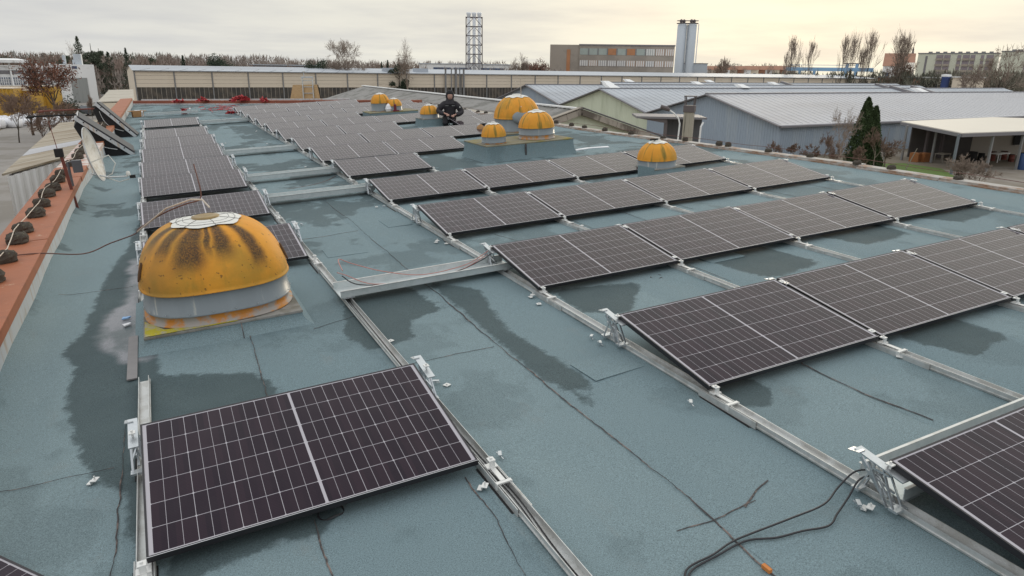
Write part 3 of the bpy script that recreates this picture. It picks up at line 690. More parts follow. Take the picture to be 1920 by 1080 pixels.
cable([(1.80,1.93,.012),(1.90,2.08,.012),(2.1,2.11,.014),(2.3,2.125,.012),(2.45,2.07,.012),(2.60,2.045,.012),(2.75,2.01,.012),(2.86,2.05,.02),(3.0,2.10,.06),(3.14,2.14,.11),(3.22,2.07,.15)], .0056, 'wire_black', 'lower black cable curving over the felt at lower right')
cable(LC[0], .007, 'wire_brown', 'rusty brown cable drooping from the orange coping to the big dome')
for k_, x_ in enumerate((1.42, 1.44)):
    cable([(x_, .9, .028), (x_+.01*(1-2*k_), 1.8, .03), (x_-.01, 2.5, .028), (x_+.015, 3.0, .03), (x_, 3.6, .028), (x_-.008,5,.028), (x_+.01,7,.03)], .004, 'wire_black', ('left' if k_ == 0 else 'right') + ' thin black cable lying inside the walkway-side mounting rail', n=5)
cable([(1.6,13.9,.01),(1.9,13.6,.01),(2.4,13.7,.01),(2.8,14.0,.01),(3.1,14.4,.03)], .005, 'wire_brown', 'thin brown cable lying across the walkway felt in the middle distance', n=4)
def ring(m_, c, r, rr, n=18): m_.tube([(c[0] + r*math.cos(2*math.pi*i/n), c[1] + r*math.sin(2*math.pi*i/n)*.8, c[2] + .01*math.sin(i)) for i in range(n+1)], rr, 5)
for k, (x, y, lb) in enumerate(((.50, 3.40, 'under the nearest left panel'), (4.55, 5.78, 'below the third row'), (6.9, 5.75, 'far right below the third row'))):
    m_ = MB(); ring(m_, (x, y, .012), .07, .006); solo('cable_loop', m_, M['wire_black'], 'small black cable loop on the felt ' + lb, 'cable', 'cable loops', roof=True)

# small loose fittings left on the felt
def fitting_mesh(kind):
    m_ = MB()
    if kind == 0: m_.box((0,0,.003), (.045,.045,.004)); m_.tube([(0,0,.004),(0,0,.014)], .008, 6)
    elif kind == 1: m_.box((0,0,.022), (.05,.035,.004)); m_.box((0,.015,.011), (.05,.004,.022)); m_.box((0,.028,.003), (.05,.028,.004)); m_.tube([(0,0,.02),(0,-.0,.045)], .005, 6)
    else: m_.box((0,0,.028), (.05,.022,.007)); m_.tube([(0,0,.0),(0,.0,.03)], .005, 6); m_.beam((-.028,-.02,.004),(.028,.02,.02),.006)
    me = m_.mesh('fitting'); me.materials.append(M['white_clip' if kind < 2 else 'zinc']); return me
FM = [fitting_mesh(k) for k in range(3)]
FT = [(-.69,4.38,1,'beside the damp patch left of the nearest panel'),(1.51,5.55,0,'on the damp felt beside the walkway rail'),(1.335,3.18,1,'just left of the rail at the nearest panel corner'),(1.55,3.43,2,'just right of the nearest panel corner'),
 (1.56,4.57,2,'right of the nearest panel high corner'),(1.625,4.51,0,'next to a second fitting right of the nearest panel'),(2.99,3.37,2,'left of the low corner of the second row'),(3.03,4.70,2,'left of the second-row bracket'),
 (3.02,4.55,2,'in front of the second-row bracket'),(3.05,5.68,0,'beside the walkway rail below the third row'),(3.10,5.9,1,'beside the walkway rail at the third-row corner'),(3.02,2.05,2,'in front of the lower right bracket'),
 (3.05,2.0,1,'lying beside the lower right bracket'),(3.10,8.27,0,'beside the rail at the fourth-row corner'),(3.03,8.41,1,'left of the fourth-row corner'),(2.96,10.99,0,'on the felt before the fifth row'),(3.06,10.9,2,'beside the rail before the fifth row'),
 (4.89,3.17,0,'beside the first inner rail under the second row'),(10.6,9.9,0,'on bare felt at the right side'),(8.52,5.76,0,'under the low edge of the third row'),(6.76,5.75,1,'beside the inner rail of the third row'),(8.5,8.2,0,'beside the inner rail of the fourth row'),
 (1.62,10.6,0,'right of the left file near the first empty tray'),(1.66,10.4,2,'right of the left file'),(1.7,15.3,0,'right of the left file in the middle distance'),(1.6,16.9,0,'by the left file, further on'),(2.9,15.6,0,'left of the far block corner'),(2.8,16.0,0,'on the walkway before the far block'),
 (2.7,21.0,0,'on the walkway beside the far block'),(1.7,22.0,0,'by the left file at its far end'),(1.6,27.0,0,'next to the ninth panel of the left file'),(2.9,24.6,1,'on the far walkway'),(5.05,8.1,0,'beside the inner rail below the fourth row')]
for k, (x, y, q, lb) in enumerate(FT):
    o = link('clamp_fitting', FM[q], None, None, (x, y, .012 + .0035 * max(0, (x + .53) / .935)), (0, 0, random.uniform(0, 3))); tag(o, ('white square' if q == 0 else 'pale angled' if q == 1 else 'grey bolted') + ' clamp fitting lying loose ' + lb, 'fitting', 'loose clamp fittings on the felt'); ROOF_THINGS.append(o)
wr = MB(); wr.add([(0,0,0),(.07,.01,.015),(.08,.05,.005),(.01,.06,.012)], [(0,1,2,3)]); wr.prism([(0,0,0),(.07,.01,.0),(.08,.05,.0),(.01,.06,.0)], (0,0,.01))
solo('wrapper', wr, M['ltblue'], 'scrap of pale blue wrapper on the wet felt left of the big dome', 'litter', roof=True, loc=(-.62,7.42,.01))
solo('wrapper', wr.mesh('wrapper'), M['paper'], 'scrap of white wrapper on the wet felt left of the big dome', 'litter', roof=True, loc=(-.59,7.2,.01), rot=(0,0,.5))
pb = MB(); pb.prism([(0,0,0),(.5,.08,0),(.9,-.05,0),(.95,.10,0),(.4,.2,0),(.05,.12,0)], (0,0,.03)); solo('foil_scrap', pb, M['paper'], 'long white foil scrap on the felt right of the mossy plinth', 'litter', roof=True, loc=(8.75,14.3,.03))
bk_ = MB(); bk_.box((0,0,.012),(.02,.05,.02)); solo('brick_chip', bk_, mat('orange_chip', (.55,.2,.05), .8), 'orange brick chip on the seam at the bottom edge', 'litter', roof=True, loc=(2.24,1.93,.02))

# ------------------------------------------------------------------ roof domes
def dome(x, y, z0, rad, h_low, h_band, h_cap, label, sq=2.0, big=False, lobes=10, group='orange skylight domes', low_orange=True, window=False, rz=0, name='skylight_dome'):
    o = thing(name, label, 'skylight dome', (x, y, z0), group=group, roof=True, rz=rz)
    n = 96 if big else 64
    if h_low > 0:
        m_ = MB(); m_.lathe([(rad*1.03,0),(rad*1.03,.008),(rad*.985,.02),(rad*.98,h_low*.5),(rad*.985,h_low*.75),(rad*1.0,h_low)], n, sq, cap_bot=True); part('base_ring', m_, M['band_orange'], o, True)
    m_ = MB(); m_.lathe([(rad*1.015,h_low-.006),(rad*1.02,h_low+.008),(rad*1.0,h_low+.012),(rad*.985,h_low+h_band)], n, sq); part('grey_band', m_, M['band_grey'], o, True)
    zb = h_low + h_band; pr = []
    for i in range(22):
        a = i / 21 * math.pi / 2
        rr = rad * (1.02 * math.cos(a) ** (.66 if big else .80)); zz = zb + h_cap * math.sin(a) ** (1.08)
        pr.append((max(rr, .003), zz))
    pr = [(rad * 1.0, zb - .01), (rad*1.035, zb - .006)] + pr
    m_ = MB(); fz = lambda z: min(1, max(0, (z - zb) / (h_cap * .4)))
    m_.lathe(pr, n, sq, flute=0 if big else .05, nf=lobes, fz=fz); c_ = part('dome_cap', m_, M['dome_big' if big else 'dome'], o, True)
    # pale flaking patch round the crown, star edged
    m_ = MB(); r0 = rad * (.47 if big else .50); nn = 48; r_in = rad * .17
    def capz(r_):
        c = min(1, (r_ / (rad * 1.02))) ** (1 / (.66 if big else .80)); return zb + h_cap * max(0, 1 - c * c) ** .54
    V = []
    for k in range(nn):
        t = 2 * math.pi * k / nn; star = 1 + (.12 if big else .16) * (abs((k / (nn / (7 if big else 8))) % 1 - .5) * 2 - .5) + random.uniform(-.02, .02)
        for r_ in (r_in, (r_in + r0) / 2, r0 * star):
            q = (abs(math.cos(t)) ** sq + abs(math.sin(t)) ** sq) ** (-1 / sq)
            V.append((math.cos(t) * r_ * q, math.sin(t) * r_ * q, capz(r_) + (.012 if big else .010)))
    fs = []
    for k in range(nn):
        a = 3 * k; b = 3 * ((k + 1) % nn); fs += [(a, a+1, b+1, b), (a+1, a+2, b+2, b+1)]
    m_.add(V, fs); part('crown_patch', m_, M['cap_white'], o, False)
    m_ = MB(); m_.lathe([(r_in * 1.12, 0), (r_in * 1.12, .02), (r_in * .8, .026), (.002, .012)], 32, cap_bot=True); part('crown_ring', m_, mat('grimy_translucent_ring', (.28,.19,.07), .4, 0, .4, 9) if big else M['cap_white'], o, True, loc=(0, 0, capz(r_in) + .004))
    # rim bolts
    if big:
        for k in range(22):
            t = 2 * math.pi * k / 22; q = (abs(math.cos(t)) ** sq + abs(math.sin(t)) ** sq) ** (-1 / sq); b_ = MB(); b_.lathe([(.006,0),(.006,.006),(.001,.008)], 6)
            part('bolt', b_.mesh('bolt'), M['zinc'], o, loc=(math.cos(t)*rad*1.02*q, math.sin(t)*rad*1.02*q, h_low + .02))
        for t in (-.35, -2.75):      # oval vent slots in the shoulders
            q = (abs(math.cos(t)) ** sq + abs(math.sin(t)) ** sq) ** (-1 / sq); v_ = MB(); v_.lathe([(.034,-.01),(.034,.004),(.022,.008),(.002,.003)], 20, ax=.42, ay=2.6)
            rr = rad * 1.012 * q
            ov = part('vent_slot', v_, mat('slot_dark', (.10,.05,.02), .8), o, True, loc=(math.cos(t) * rr * .985, math.sin(t) * rr * .985, zb + .17)); ov.rotation_euler = Vector((math.cos(t), math.sin(t), .34)).to_track_quat('Z', 'Y').to_euler()
        for k in range(7):           # cracks between the patch plates
            t = 2 * math.pi * (k + .5) / 7; m2 = MB(); pts = []
            for r_ in np.linspace(r_in * 1.15, r0 * 1.02, 7):
                tt = t + random.uniform(-.03, .03); q = (abs(math.cos(tt)) ** sq + abs(math.sin(tt)) ** sq) ** (-1 / sq); pts.append((math.cos(tt)*r_*q, math.sin(tt)*r_*q, capz(r_) + .0125))
            m2.tube(pts, .0022, 4); part('crack_line', m2, M['dark'], o)
        for fr_ in (.42, .70):
            m2 = MB(); pts = []
            for k in range(61):
                tt = 2 * math.pi * k / 60; r_ = (r_in * 1.1 + (r0 - r_in) * fr_) * (1 + random.uniform(-.012,.012)); q = (abs(math.cos(tt)) ** sq + abs(math.sin(tt)) ** sq) ** (-1 / sq); pts.append((math.cos(tt)*r_*q, math.sin(tt)*r_*q, capz(r_) + .0122))
            m2.tube(pts, .0016, 4); part('crack_line', m2, M['dark'], o)
    if window:
        m_ = MB(); m_.lathe([(.2,0),(.19,.03),(.12,.05),(.01,.06)], 28, ay=.8, ax=1.1); w_ = part('window_hood', m_, M['band_grey'], o, True, loc=(-.16, -rad * .93, zb + .03)); w_.rotation_euler = Vector((-.22, -1, .35)).to_track_quat('Z', 'Y').to_euler()
    return o
# big dome on its felt-covered kerb
def kerb(name, x0, x1, y0, y1, h, flare, label, topmat='concrete', cat='kerb', z0=.0):
    o = thing(name, label, cat, ((x0+x1)/2, (y0+y1)/2, z0), roof=True); a, b = (x1-x0)/2, (y1-y0)/2; n = 8
    m_ = MB(); rings = []
    for i in range(n + 1):
        t = i / n; f = flare * (1 - t) ** 2.4; rings.append((a + f, b + f, h * t))
    for (p, q, z) in rings: m_.v += [(-p,-q,z),(p,-q,z),(p,q,z),(-p,q,z)]
    for i in range(n):
        for k in range(4): m_.f.append((4*i+k, 4*i+(k+1)%4, 4*i+4+(k+1)%4, 4*i+4+k))
    me = m_.mesh('felt_skirt')
    for nm, val in (('wet', 0.0), ('pool', 0.0), ('strip', .3)):
        at_ = me.attributes.new(nm, 'FLOAT', 'POINT'); at_.data.foreach_set('value', [val] * len(me.vertices))
    part('felt_skirt', me, M['felt'], o)
    t_ = MB(); t_.box((0,0,h + .008), (2*a + .012, 2*b + .012, .024)); part('kerb_top', t_, M[topmat], o, bevel=.004); return o
bigk = kerb('dome_kerb', -.40, .93, 6.42, 7.82, .12, .10, 'felt-covered kerb under the big orange dome, yellow moss on its corner', 'concrete')
ms = MB(); ms.prism([(-.66,-.70,.145),(.1,-.70,.145),(-.05,-.64,.145),(-.5,-.60,.145),(-.66,-.3,.145)], (0,0,.004)); part('moss_patch', ms, mat('yellow_moss', (.42,.36,.02), .95, 0, .3, 8, .8, 60, col2=(.35,.33,.25), c2scale=7), bigk)
cr = MB(); cr.beam((.12,-.72,.13),(.12,-.80,.005),.008,.004); part('split', cr, M['tar'], bigk)
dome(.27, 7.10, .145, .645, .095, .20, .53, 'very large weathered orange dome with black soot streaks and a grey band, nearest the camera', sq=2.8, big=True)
rod = MB(); rod.tube([(.33,7.35,1.02),(.28,7.42,1.09),(.18,7.50,1.09),(-.05,7.66,1.00),(-.28,7.9,.80),(-.36,8.15,.70)], .009, 6); solo('conductor_rod', rod, M['wire_pale'], 'pale rod arching from the crown of the big dome to the left', 'rod', roof=True)
kerb('dome_kerb', 8.17, 8.93, 10.62, 11.38, .13, .06, 'small felt-covered kerb under the single dome between the fourth and fifth rows')
sb = MB(); sb.prism([(7.80,10.55,0),(8.12,10.5,0),(8.12,10.5,.20),(7.80,10.55,.28)], (.0,.03,0)); solo('upstand_board', sb, M['felt'], 'upright blue-grey board leaning beside the small dome between the rows', 'board', roof=True)
dome(8.55, 11.0, .15, .37, 0.0, .13, .33, 'small orange dome standing alone between the fourth and fifth panel rows', lobes=12)
bc = MB(); bc.box((0,0,0), (.16,.05,.03)); solo('iron_bar', bc, M['dark'], 'short black bar on the crown of the lone dome between the rows', 'bar', roof=True, loc=(8.47, 11.0, .65))
pk = kerb('concrete_plinth', 6.33, 8.52, 14.05, 15.3, .36, .07, 'wide mossy concrete plinth carrying two orange domes', 'moss', 'plinth')
sp_ = MB(); sp_.rbox(-.02,-.005,.0,.02,.005,.36); part('joint', sp_, M['tar'], pk, loc=(-.15,-.65,0))
dome(6.68, 14.42, .385, .27, .03, .13, .275, 'smallest orange dome at the left end of the mossy plinth', lobes=8)
dome(7.87, 14.62, .385, .41, .10, .155, .36, 'medium orange dome at the right end of the mossy plinth', lobes=12)
kerb('dome_kerb', 7.6, 8.95, 15.75, 17.0, .36, .05, 'grey mossy kerb under the tall dome behind the plinth', 'moss')
dome(8.27, 16.4, .385, .58, .02, .30, .54, 'tall orange dome with a rounded window hood behind the plinth', lobes=12, window=True)
an = MB(); an.tube([(8.3,16.2,1.24),(8.3,16.2,1.65)], .01, 5); an.tube([(8.3,16.2,1.26),(8.14,15.9,.98)], .012, 5); solo('rod', an, M['wire_pale'], 'short white rod and stay on the crown of the tall dome', 'rod', roof=True)
kerb('dome_kerb', 7.75, 8.5, 22.1, 22.85, .25, .03, 'tall grey kerb under the small dome in front of the worker')
dome(8.1, 22.45, .275, .30, 0, .13, .28, 'small orange dome right in front of the worker', lobes=10)
kerb('concrete_plinth', 6.95, 8.75, 25.45, 26.5, .27, .02, 'rough concrete plinth with two domes inside the far panel block', 'moss', 'plinth')
dome(7.55, 26.15, .295, .34, .02, .27, .33, 'larger orange dome on the far plinth among the panels', lobes=10)
dome(7.98, 25.85, .295, .28, .01, .17, .25, 'lower yellowish dome on the far plinth, right-hand one', lobes=10)
bg = MB(); bg.lathe([(.10,0),(.13,.08),(.09,.2),(.02,.27)], 10); solo('plastic_bag', bg, M['paper'], 'white plastic bag between the two domes on the far plinth', 'bag', roof=True, loc=(7.72,25.72,.295))
ex = MB(); ex.lathe([(.05,0),(.05,.22),(.02,.26)], 10); ex.box((0,-.07,.02),(.22,.1,.04)); solo('canister', ex, mat('dark_red', (.16,.02,.03), .4), 'dark red canister in front of the yellowish far dome', 'canister', roof=True, loc=(7.92,25.56,.295))

# ------------------------------------------------------------------ satellite dish, post, leaning units, odds and ends
sd_ = thing('satellite_dish', 'pale satellite dish seen edge-on with a grey arm on the left parapet', 'satellite dish', (-1.43, 13.9, .0), roof=True)
m_ = MB(); pr = [(.002, .075)] + [(.34 * i / 8, .075 - .075 * (i / 8) ** 2) for i in range(1, 9)][:0]
pr = [(.43 * i / 9 + .002, .09 * (i / 9) ** 2) for i in range(10)]; m_.lathe(pr, 36, ay=1.05); m_.lathe([(r_, z - .006) for r_, z in pr][::-1], 36, ay=1.05)
d_ = part('reflector', m_, mat('dish_white', (.58,.57,.53), .5, 0, .06, 4, col2=(.45,.42,.36), c2scale=6), sd_, True, loc=(.32, 0, .88)); d_.rotation_euler = Vector((.97, -.13, .15)).to_track_quat('Z', 'Y').to_euler()
rm_ = MB(); rm_.tube([(.432*math.cos(t), .455*math.sin(t), .09) for t in np.linspace(0, 2*math.pi, 37)], .008, 5); q_ = part('reflector_rim', rm_, M['flash'], sd_, loc=(.32,0,.88)); q_.rotation_euler = d_.rotation_euler
m_ = MB(); m_.tube([(.30,0,.58),(.55,-.06,.50),(.84,-.1,.49)], .014, 6); part('feed_arm', m_, M['alu'], sd_)
m_ = MB(); m_.lathe([(.03,0),(.035,.02),(.028,.07),(.01,.08)], 12); q_ = part('receiver', m_, M['cap_white'], sd_, True, loc=(.86,-.1,.50)); m_ = MB(); m_.box((.92,-.1,.48),(.09,.06,.05)); part('receiver_body', m_, M['dark'], sd_)
m_ = MB(); m_.box((.13,0,.72),(.14,.10,.20)); m_.tube([(0,0,.38),(.0,0,.8),(.12,0,.8)], .022, 8); part('mount', m_, mat('mount_grey', (.13,.13,.14), .6), sd_)
m_ = MB(); m_.tube([(.3,.02,.75),(.62,.0,.86),(.70,-.05,.72),(.62,-.05,.55),(.5,-.02,.5),(.7,-.03,.40),(.86,-.08,.44)], .009, 5); part('lead', m_, M['cap_white'], sd_)
po = thing('antenna_post', 'rusty red-brown steel post in front of the satellite dish', 'post', (-1.40, 13.55, .0), roof=True)
m_ = MB(); m_.beam((0,0,.02),(-.06,0,1.0),.045,.045); part('post', m_, M['rust_post'], po); m_ = MB(); m_.box((-.08,0,1.0),(.12,.1,.13)); part('bracket_box', m_, M['dark'], po)
m_ = MB(); m_.tube([(-.09,0,1.05),(-.12,0,1.5)], .006, 5); part('spike', m_, M['rust_post'], po)
# two leaning panels with their edges to the camera
def leaner(base, top, wdir, label):
    base, top = Vector(base), Vector(top); o = thing('leaning_panel', label, 'solar panel', tuple(base), group='panels leaning on the left parapet', roof=True)
    u = (top - base); L_ = u.length; u.normalize(); wv = Vector(wdir).normalized(); nv = u.cross(wv).normalized(); wv = nv.cross(u)
    Mx = Matrix((u, wv, nv)).transposed()
    def slab(x0,x1,y0,y1,z0,z1): 
        q = MB(); q.rbox(x0,y0,z0,x1,y1,z1); q.v = [tuple(Mx @ Vector(p)) for p in q.v]; return q
    W_ = 1.05
    hp = MB(); hp.prism([tuple(Mx @ Vector(p)) for p in ((.02,.03,.101),(L_*.96,.03,.101),(L_*.95,.03,.26),(L_*.66,.03,.50),(L_*.30,.03,.58),(.05,.03,.36))], Mx @ Vector((0, .9, 0))); part('hanging_sheet', hp, M['rubber'], o)
    part('frame_edge', slab(0, L_, -.02, .0, .01, .10), M['flash'], o); part('glass_face', slab(0, L_, 0, W_, .06, .10), M['frame'], o); part('backsheet', slab(0.02, L_-.02, .0, W_, -.03, .058), M['back'], o)
    part('end_frame', slab(L_, L_ + .02, 0, W_, -.035, .10), M['flash'], o)
    b_ = MB()
    for f_ in (.18,.42,.66,.88): b_.box(tuple(Mx @ Vector((L_*f_, -.024, .03))), (.03,.012,.03))
    part('fixing', b_, M['dark'], o)
    q = MB(); pts = []
    for i in range(13):
        t = i / 12; pts.append(tuple(Mx @ Vector((L_ * (.85 - .6 * t), -.02, .16 + .16 * math.sin(math.pi * t)))))
    q.tube(pts, .008, 5); part('loose_strap', q, M['alu'], o); return o
leaner((-.62,21.3,.03), (-1.75,21.2,1.05), (-.05,1,.06), 'nearer of two dark panels leaning with a pale edge against the left parapet')
leaner((-.60,26.2,.03), (-1.55,26.3,1.12), (-.05,1,.06), 'farther of two dark panels leaning with a pale edge against the left parapet')
for k, (y, z, x0, x1) in enumerate(((21.25,1.10,-1.75,-2.75),(26.4,.93,-1.5,-3.1))):
    m_ = MB(); m_.tube([(x0,y,z),(x1,y,z+.02)], .025, 6); m_.lathe([(.02,-.03),(.07,-.02),(.08,.02),(.03,.05)], 10, c=(x1,y,z)); solo('outrigger_pole', m_, M['rust_post'] if k else M['dark'], ('nearer' if k == 0 else 'farther') + ' dark pole sticking out over the left roof edge', 'pole', roof=True)
cb = thing('cardboard_box', 'small open cardboard box near the far left corner of the roof', 'box', (-.62, 35.0, .01), roof=True, rz=.2)
m_ = MB(); m_.rbox(-.21,-.17,0,.21,.17,.26); part('carton', m_, M['card'], cb); m_ = MB(); m_.box((.0,-.0,.268),(.2,.18,.012)); part('tape_label', m_, M['paper'], cb); m_ = MB(); m_.box((-.28,0,.25),(.14,.34,.01)); m_.box((.27,0,.23),(.14,.34,.01)); part('flap', m_, M['card'], cb)
# red netting heaps on the far parapet
def heap(c, rx, ry, rz_, n, seed):
    r_ = random.Random(seed); m_ = MB()
    for i in range(n):
        a = r_.uniform(0, 6.28); q = r_.random() ** .6; p = Vector((math.cos(a)*rx*q, math.sin(a)*ry*q, rz_*(1-q*q)*r_.uniform(.3,1)))
        s = r_.uniform(.06, .16); v1 = Vector((r_.gauss(0,1), r_.gauss(0,1), r_.gauss(0,.5))).normalized() * s; v2 = Vector((r_.gauss(0,1), r_.gauss(0,1), r_.gauss(0,.6))).normalized() * s * .5
        m_.add([p - v1, p + v2, p + v1, p - v2], [(0,1,2,3)]); m_.add([p - v1, p + v2 + Vector((0,0,.02)), p + v1], [(0,1,2)])
    return m_
for k, (x, y, z, rx, rz_, n, lb) in enumerate(((4.0,38.9,.22,.75,.45,260,'largest red netting heap on the far parapet'),(2.35,40.7,.2,.45,.28,120,'middle red netting heap on the far parapet'),(1.25,41.9,.18,.4,.14,80,'flattest red netting heap, left end of the far parapet'),
         (5.0,37.9,.2,.3,.3,70,'small red netting heap right of the largest one'),(1.2,34.9,.02,.16,.34,50,'small pointed red heap on the felt by the lone tray'),(3.0,33.4,.02,.32,.12,90,'round red coil lying on the felt left of the far block'))):
    solo('red_net_heap', heap(None, rx * .7, rx * .3, rz_ * .6, n // 2, k), M['red_net'], lb, 'netting', 'red netting heaps', roof=True, loc=(x, y, z))
m_ = MB(); r_ = random.Random(4)
for i in range(60):
    a = (2.9 + r_.gauss(0,.6), 37.2 + r_.gauss(0,1.2)); b = (a[0] + r_.gauss(0,.35), a[1] + r_.gauss(0,.6)); m_.tube([(a[0],a[1],.02),(b[0],b[1],.03)], .012, 3, cap=False)
solo('red_threads', m_, M['red_net'], 'loose red threads scattered over the felt before the far parapet', 'netting', roof=True, kind='stuff')
# paper on a far panel
pp = MB(); pp.box((0,0,0), (.42,.30,.004)); solo('paper_sheet', pp, M['paper'], 'white sheet of paper lying near the right roof edge behind the worker', 'paper', roof=True, loc=(10.0,22.0,.12), rot=(TILT,0,.1))
gs = MB(); gs.lathe([(.12,0),(.16,.1),(.10,.24),(.02,.30)], 12); 
for k, (x, y) in enumerate(((8.35,18.9),(8.6,18.6),(8.75,19.2))): solo('tool_bag', gs.mesh('tool_bag', True), M['flash'] if k else M['card'], ('brown' if k == 0 else 'pale' if k == 1 else 'rear pale') + ' tool bag left of the tall dome', 'bag', 'tool bags', roof=True, loc=(x, y, .02))
# ladder and plywood at the far parapet
ly = thing('ladder', 'aluminium ladder with hooped top sticking up over the far parapet', 'ladder', (6.85, 36.8, .0), roof=True, rz=frz)
for s_ in (-1, 1):
    m_ = MB(); m_.beam((s_*.30,.2,-.6),(s_*.30,.35,1.25),.05,.04); part('stile', m_, M['alu'], ly)
for k in range(6): m_ = MB(); m_.beam((-.30,.22+.03*k,-.4+.3*k),(.30,.22+.03*k,-.4+.3*k),.035); part('rung', m_, M['alu'], ly)
m_ = MB(); m_.beam((-.34,.34,1.26),(.34,.34,1.26),.09,.07); m_.tube([(-.15,.3,1.3),(-.15,.3,1.5)],.02,6); m_.lathe([(.06,0),(.08,.03),(.02,.06)],10,c=(-.15,.3,1.5)); part('head_bar', m_, M['flash'], ly)
pw = thing('plywood_board', 'tan plywood hoarding with sloping ends behind the ladder', 'board', (6.9, 37.25, .0), roof=True, rz=frz)
m_ = MB(); m_.prism([(-1.0,0,-.1),(1.0,0,-.1),(.85,0,.9),(-.62,0,.9)], (0,.03,0)); part('sheet', m_, M['ply'], pw)
m_ = MB(); m_.prism([(.86,-.02,.9),(.90,-.02,.9),(1.04,-.02,-.1),(.98,-.02,-.1)], (0,.02,0)); m_.box((0,-.015,.12),(.9,.01,.10)); part('dark_edge', m_, M['dark'], pw)

# ------------------------------------------------------------------ worker
def skin_body(name, verts, edges, radii, mt, parent=None, sub=2, loc=(0,0,0)):
    me = bpy.data.meshes.new(name); me.from_pydata(verts, edges, []); o = bpy.data.objects.new(name, me); COL.objects.link(o)
    sm = o.modifiers.new('skin', 'SKIN'); ss = o.modifiers.new('sub', 'SUBSURF'); ss.levels = sub; ss.render_levels = sub
    for i, r_ in enumerate(radii):
        sv_ = me.skin_vertices[0].data[i]; sv_.radius = r_ if isinstance(r_, tuple) else (r_, r_); sv_.use_root = (i == 0)
    dg = bpy.context.evaluated_depsgraph_get(); ev = o.evaluated_get(dg); nm = bpy.data.meshes.new_from_object(ev)
    bpy.data.objects.remove(o); nm.name = name; nm.polygons.foreach_set('use_smooth', [True] * len(nm.polygons))
    nm.materials.clear(); nm.materials.append(mt); q = bpy.data.objects.new(name, nm); COL.objects.link(q); q.location = loc
    if parent: q.parent = parent
    return q
wp = M_ROOF @ Vector((8.60, 21.95, -.245))
pz = thing('person', 'worker in dark hooded jacket kneeling over a panel beside the small far dome', 'person', tuple(wp), rz=-.35)
# x right, -y towards the camera
dz_ = -.46
bv = [(0,.06,.50),(0,.03,.64),(0,-.02,.80),(0,-.05,.95),(0,-.08,1.05),(0,-.12,1.13),(0,-.13,1.21),
      (-.19,-.05,.94),(-.34,-.12,.74),(-.16,-.36,.66),(.19,-.05,.94),(.34,-.12,.72),(.14,-.36,.62),
      (-.11,.04,.47),(-.17,-.34,.34),(-.14,.12,.29),(-.14,.24,.25),(.11,.04,.47),(.18,-.34,.34),(.15,.12,.29),(.15,.24,.25),
      (-.08,-.43,.64),(.07,-.43,.61)]
be = [(0,1),(1,2),(2,3),(3,4),(4,5),(5,6),(3,7),(7,8),(8,9),(3,10),(10,11),(11,12),(0,13),(13,14),(14,15),(15,16),(0,17),(17,18),(18,19),(19,20),(9,21),(12,22)]
br = [(.15,.11),(.14,.10),(.16,.11),(.14,.09),.055,(.07,.085),(.075,.09),.045,.03,.024,.045,.03,.024,.07,.035,.03,.025,.07,.035,.03,.025,(.033,.02),(.033,.02)]
body = skin_body('body', bv, be, br, M['skin'], pz)
jv = [(0,0,.46),(0,0,.62),(0,-.02,.80),(0,-.05,.95),(0,-.07,1.03),(-.21,-.05,.94),(-.40,-.08,.71),(-.19,-.33,.64),(.21,-.05,.94),(.40,-.08,.69),(.17,-.33,.61)]
je = [(0,1),(1,2),(2,3),(3,4),(3,5),(5,6),(6,7),(3,8),(8,9),(9,10)]
skin_body('jacket', jv, je, [(.24,.18),(.22,.17),(.23,.165),(.20,.14),.10,.115,.105,.075,.115,.105,.075], M['jacket'], pz)
tv = [(0,.06,.52),(-.11,.04,.46),(-.17,-.34,.35),(-.14,.14,.31),(.11,.04,.46),(.18,-.34,.35),(.15,.14,.31)]
skin_body('trousers', tv, [(0,1),(1,2),(2,3),(0,4),(4,5),(5,6)], [(.18,.13),.13,.105,.08,.13,.105,.08], M['trousers'], pz)
m_ = MB(); m_.lathe([(.20,-.04),(.175,.02),(.145,.07),(.125,.115),(.118,.16)], 20, ay=.85); part('collar', m_, M['jacket'], pz, True, loc=(0,-.075,.985))
m_ = MB(); m_.lathe([(.10,-.14),(.135,-.06),(.142,.02),(.125,.09),(.075,.135),(.004,.15)], 20); part('hood', m_, M['jacket'], pz, True, loc=(0,-.045,1.20))
m_ = MB(); m_.lathe([(.115,0),(.118,.03),(.10,.09),(.05,.125),(.004,.13)], 20); part('cap', m_, mat('black_cap', (.012,.012,.014), .8), pz, True, loc=(0,-.11,1.26))
m_ = MB(); m_.lathe([(.002,-.115),(.05,-.10),(.075,-.05),(.082,0),(.078,.05),(.06,.09),(.002,.11)], 20, ay=1.1); part('head', m_, M['skin'], pz, True, loc=(0,-.145,1.195))
m_ = MB(); m_.lathe([(.017,-.03),(.012,0),(.003,.03)], 8); part('nose', m_, M['skin'], pz, True, loc=(0,-.238,1.185)).rotation_euler = (.3,0,0)
for s_ in (-1, 1):
    m_ = MB(); m_.lathe([(.002,-.009),(.009,0),(.002,.009)], 8); part('eye', m_, M['dark'], pz, True, loc=(s_*.032,-.228,1.215))
m_ = MB(); m_.box((0,-.232,1.145),(.045,.008,.008)); part('mouth', m_, mat('lips', (.25,.10,.09), .5), pz)
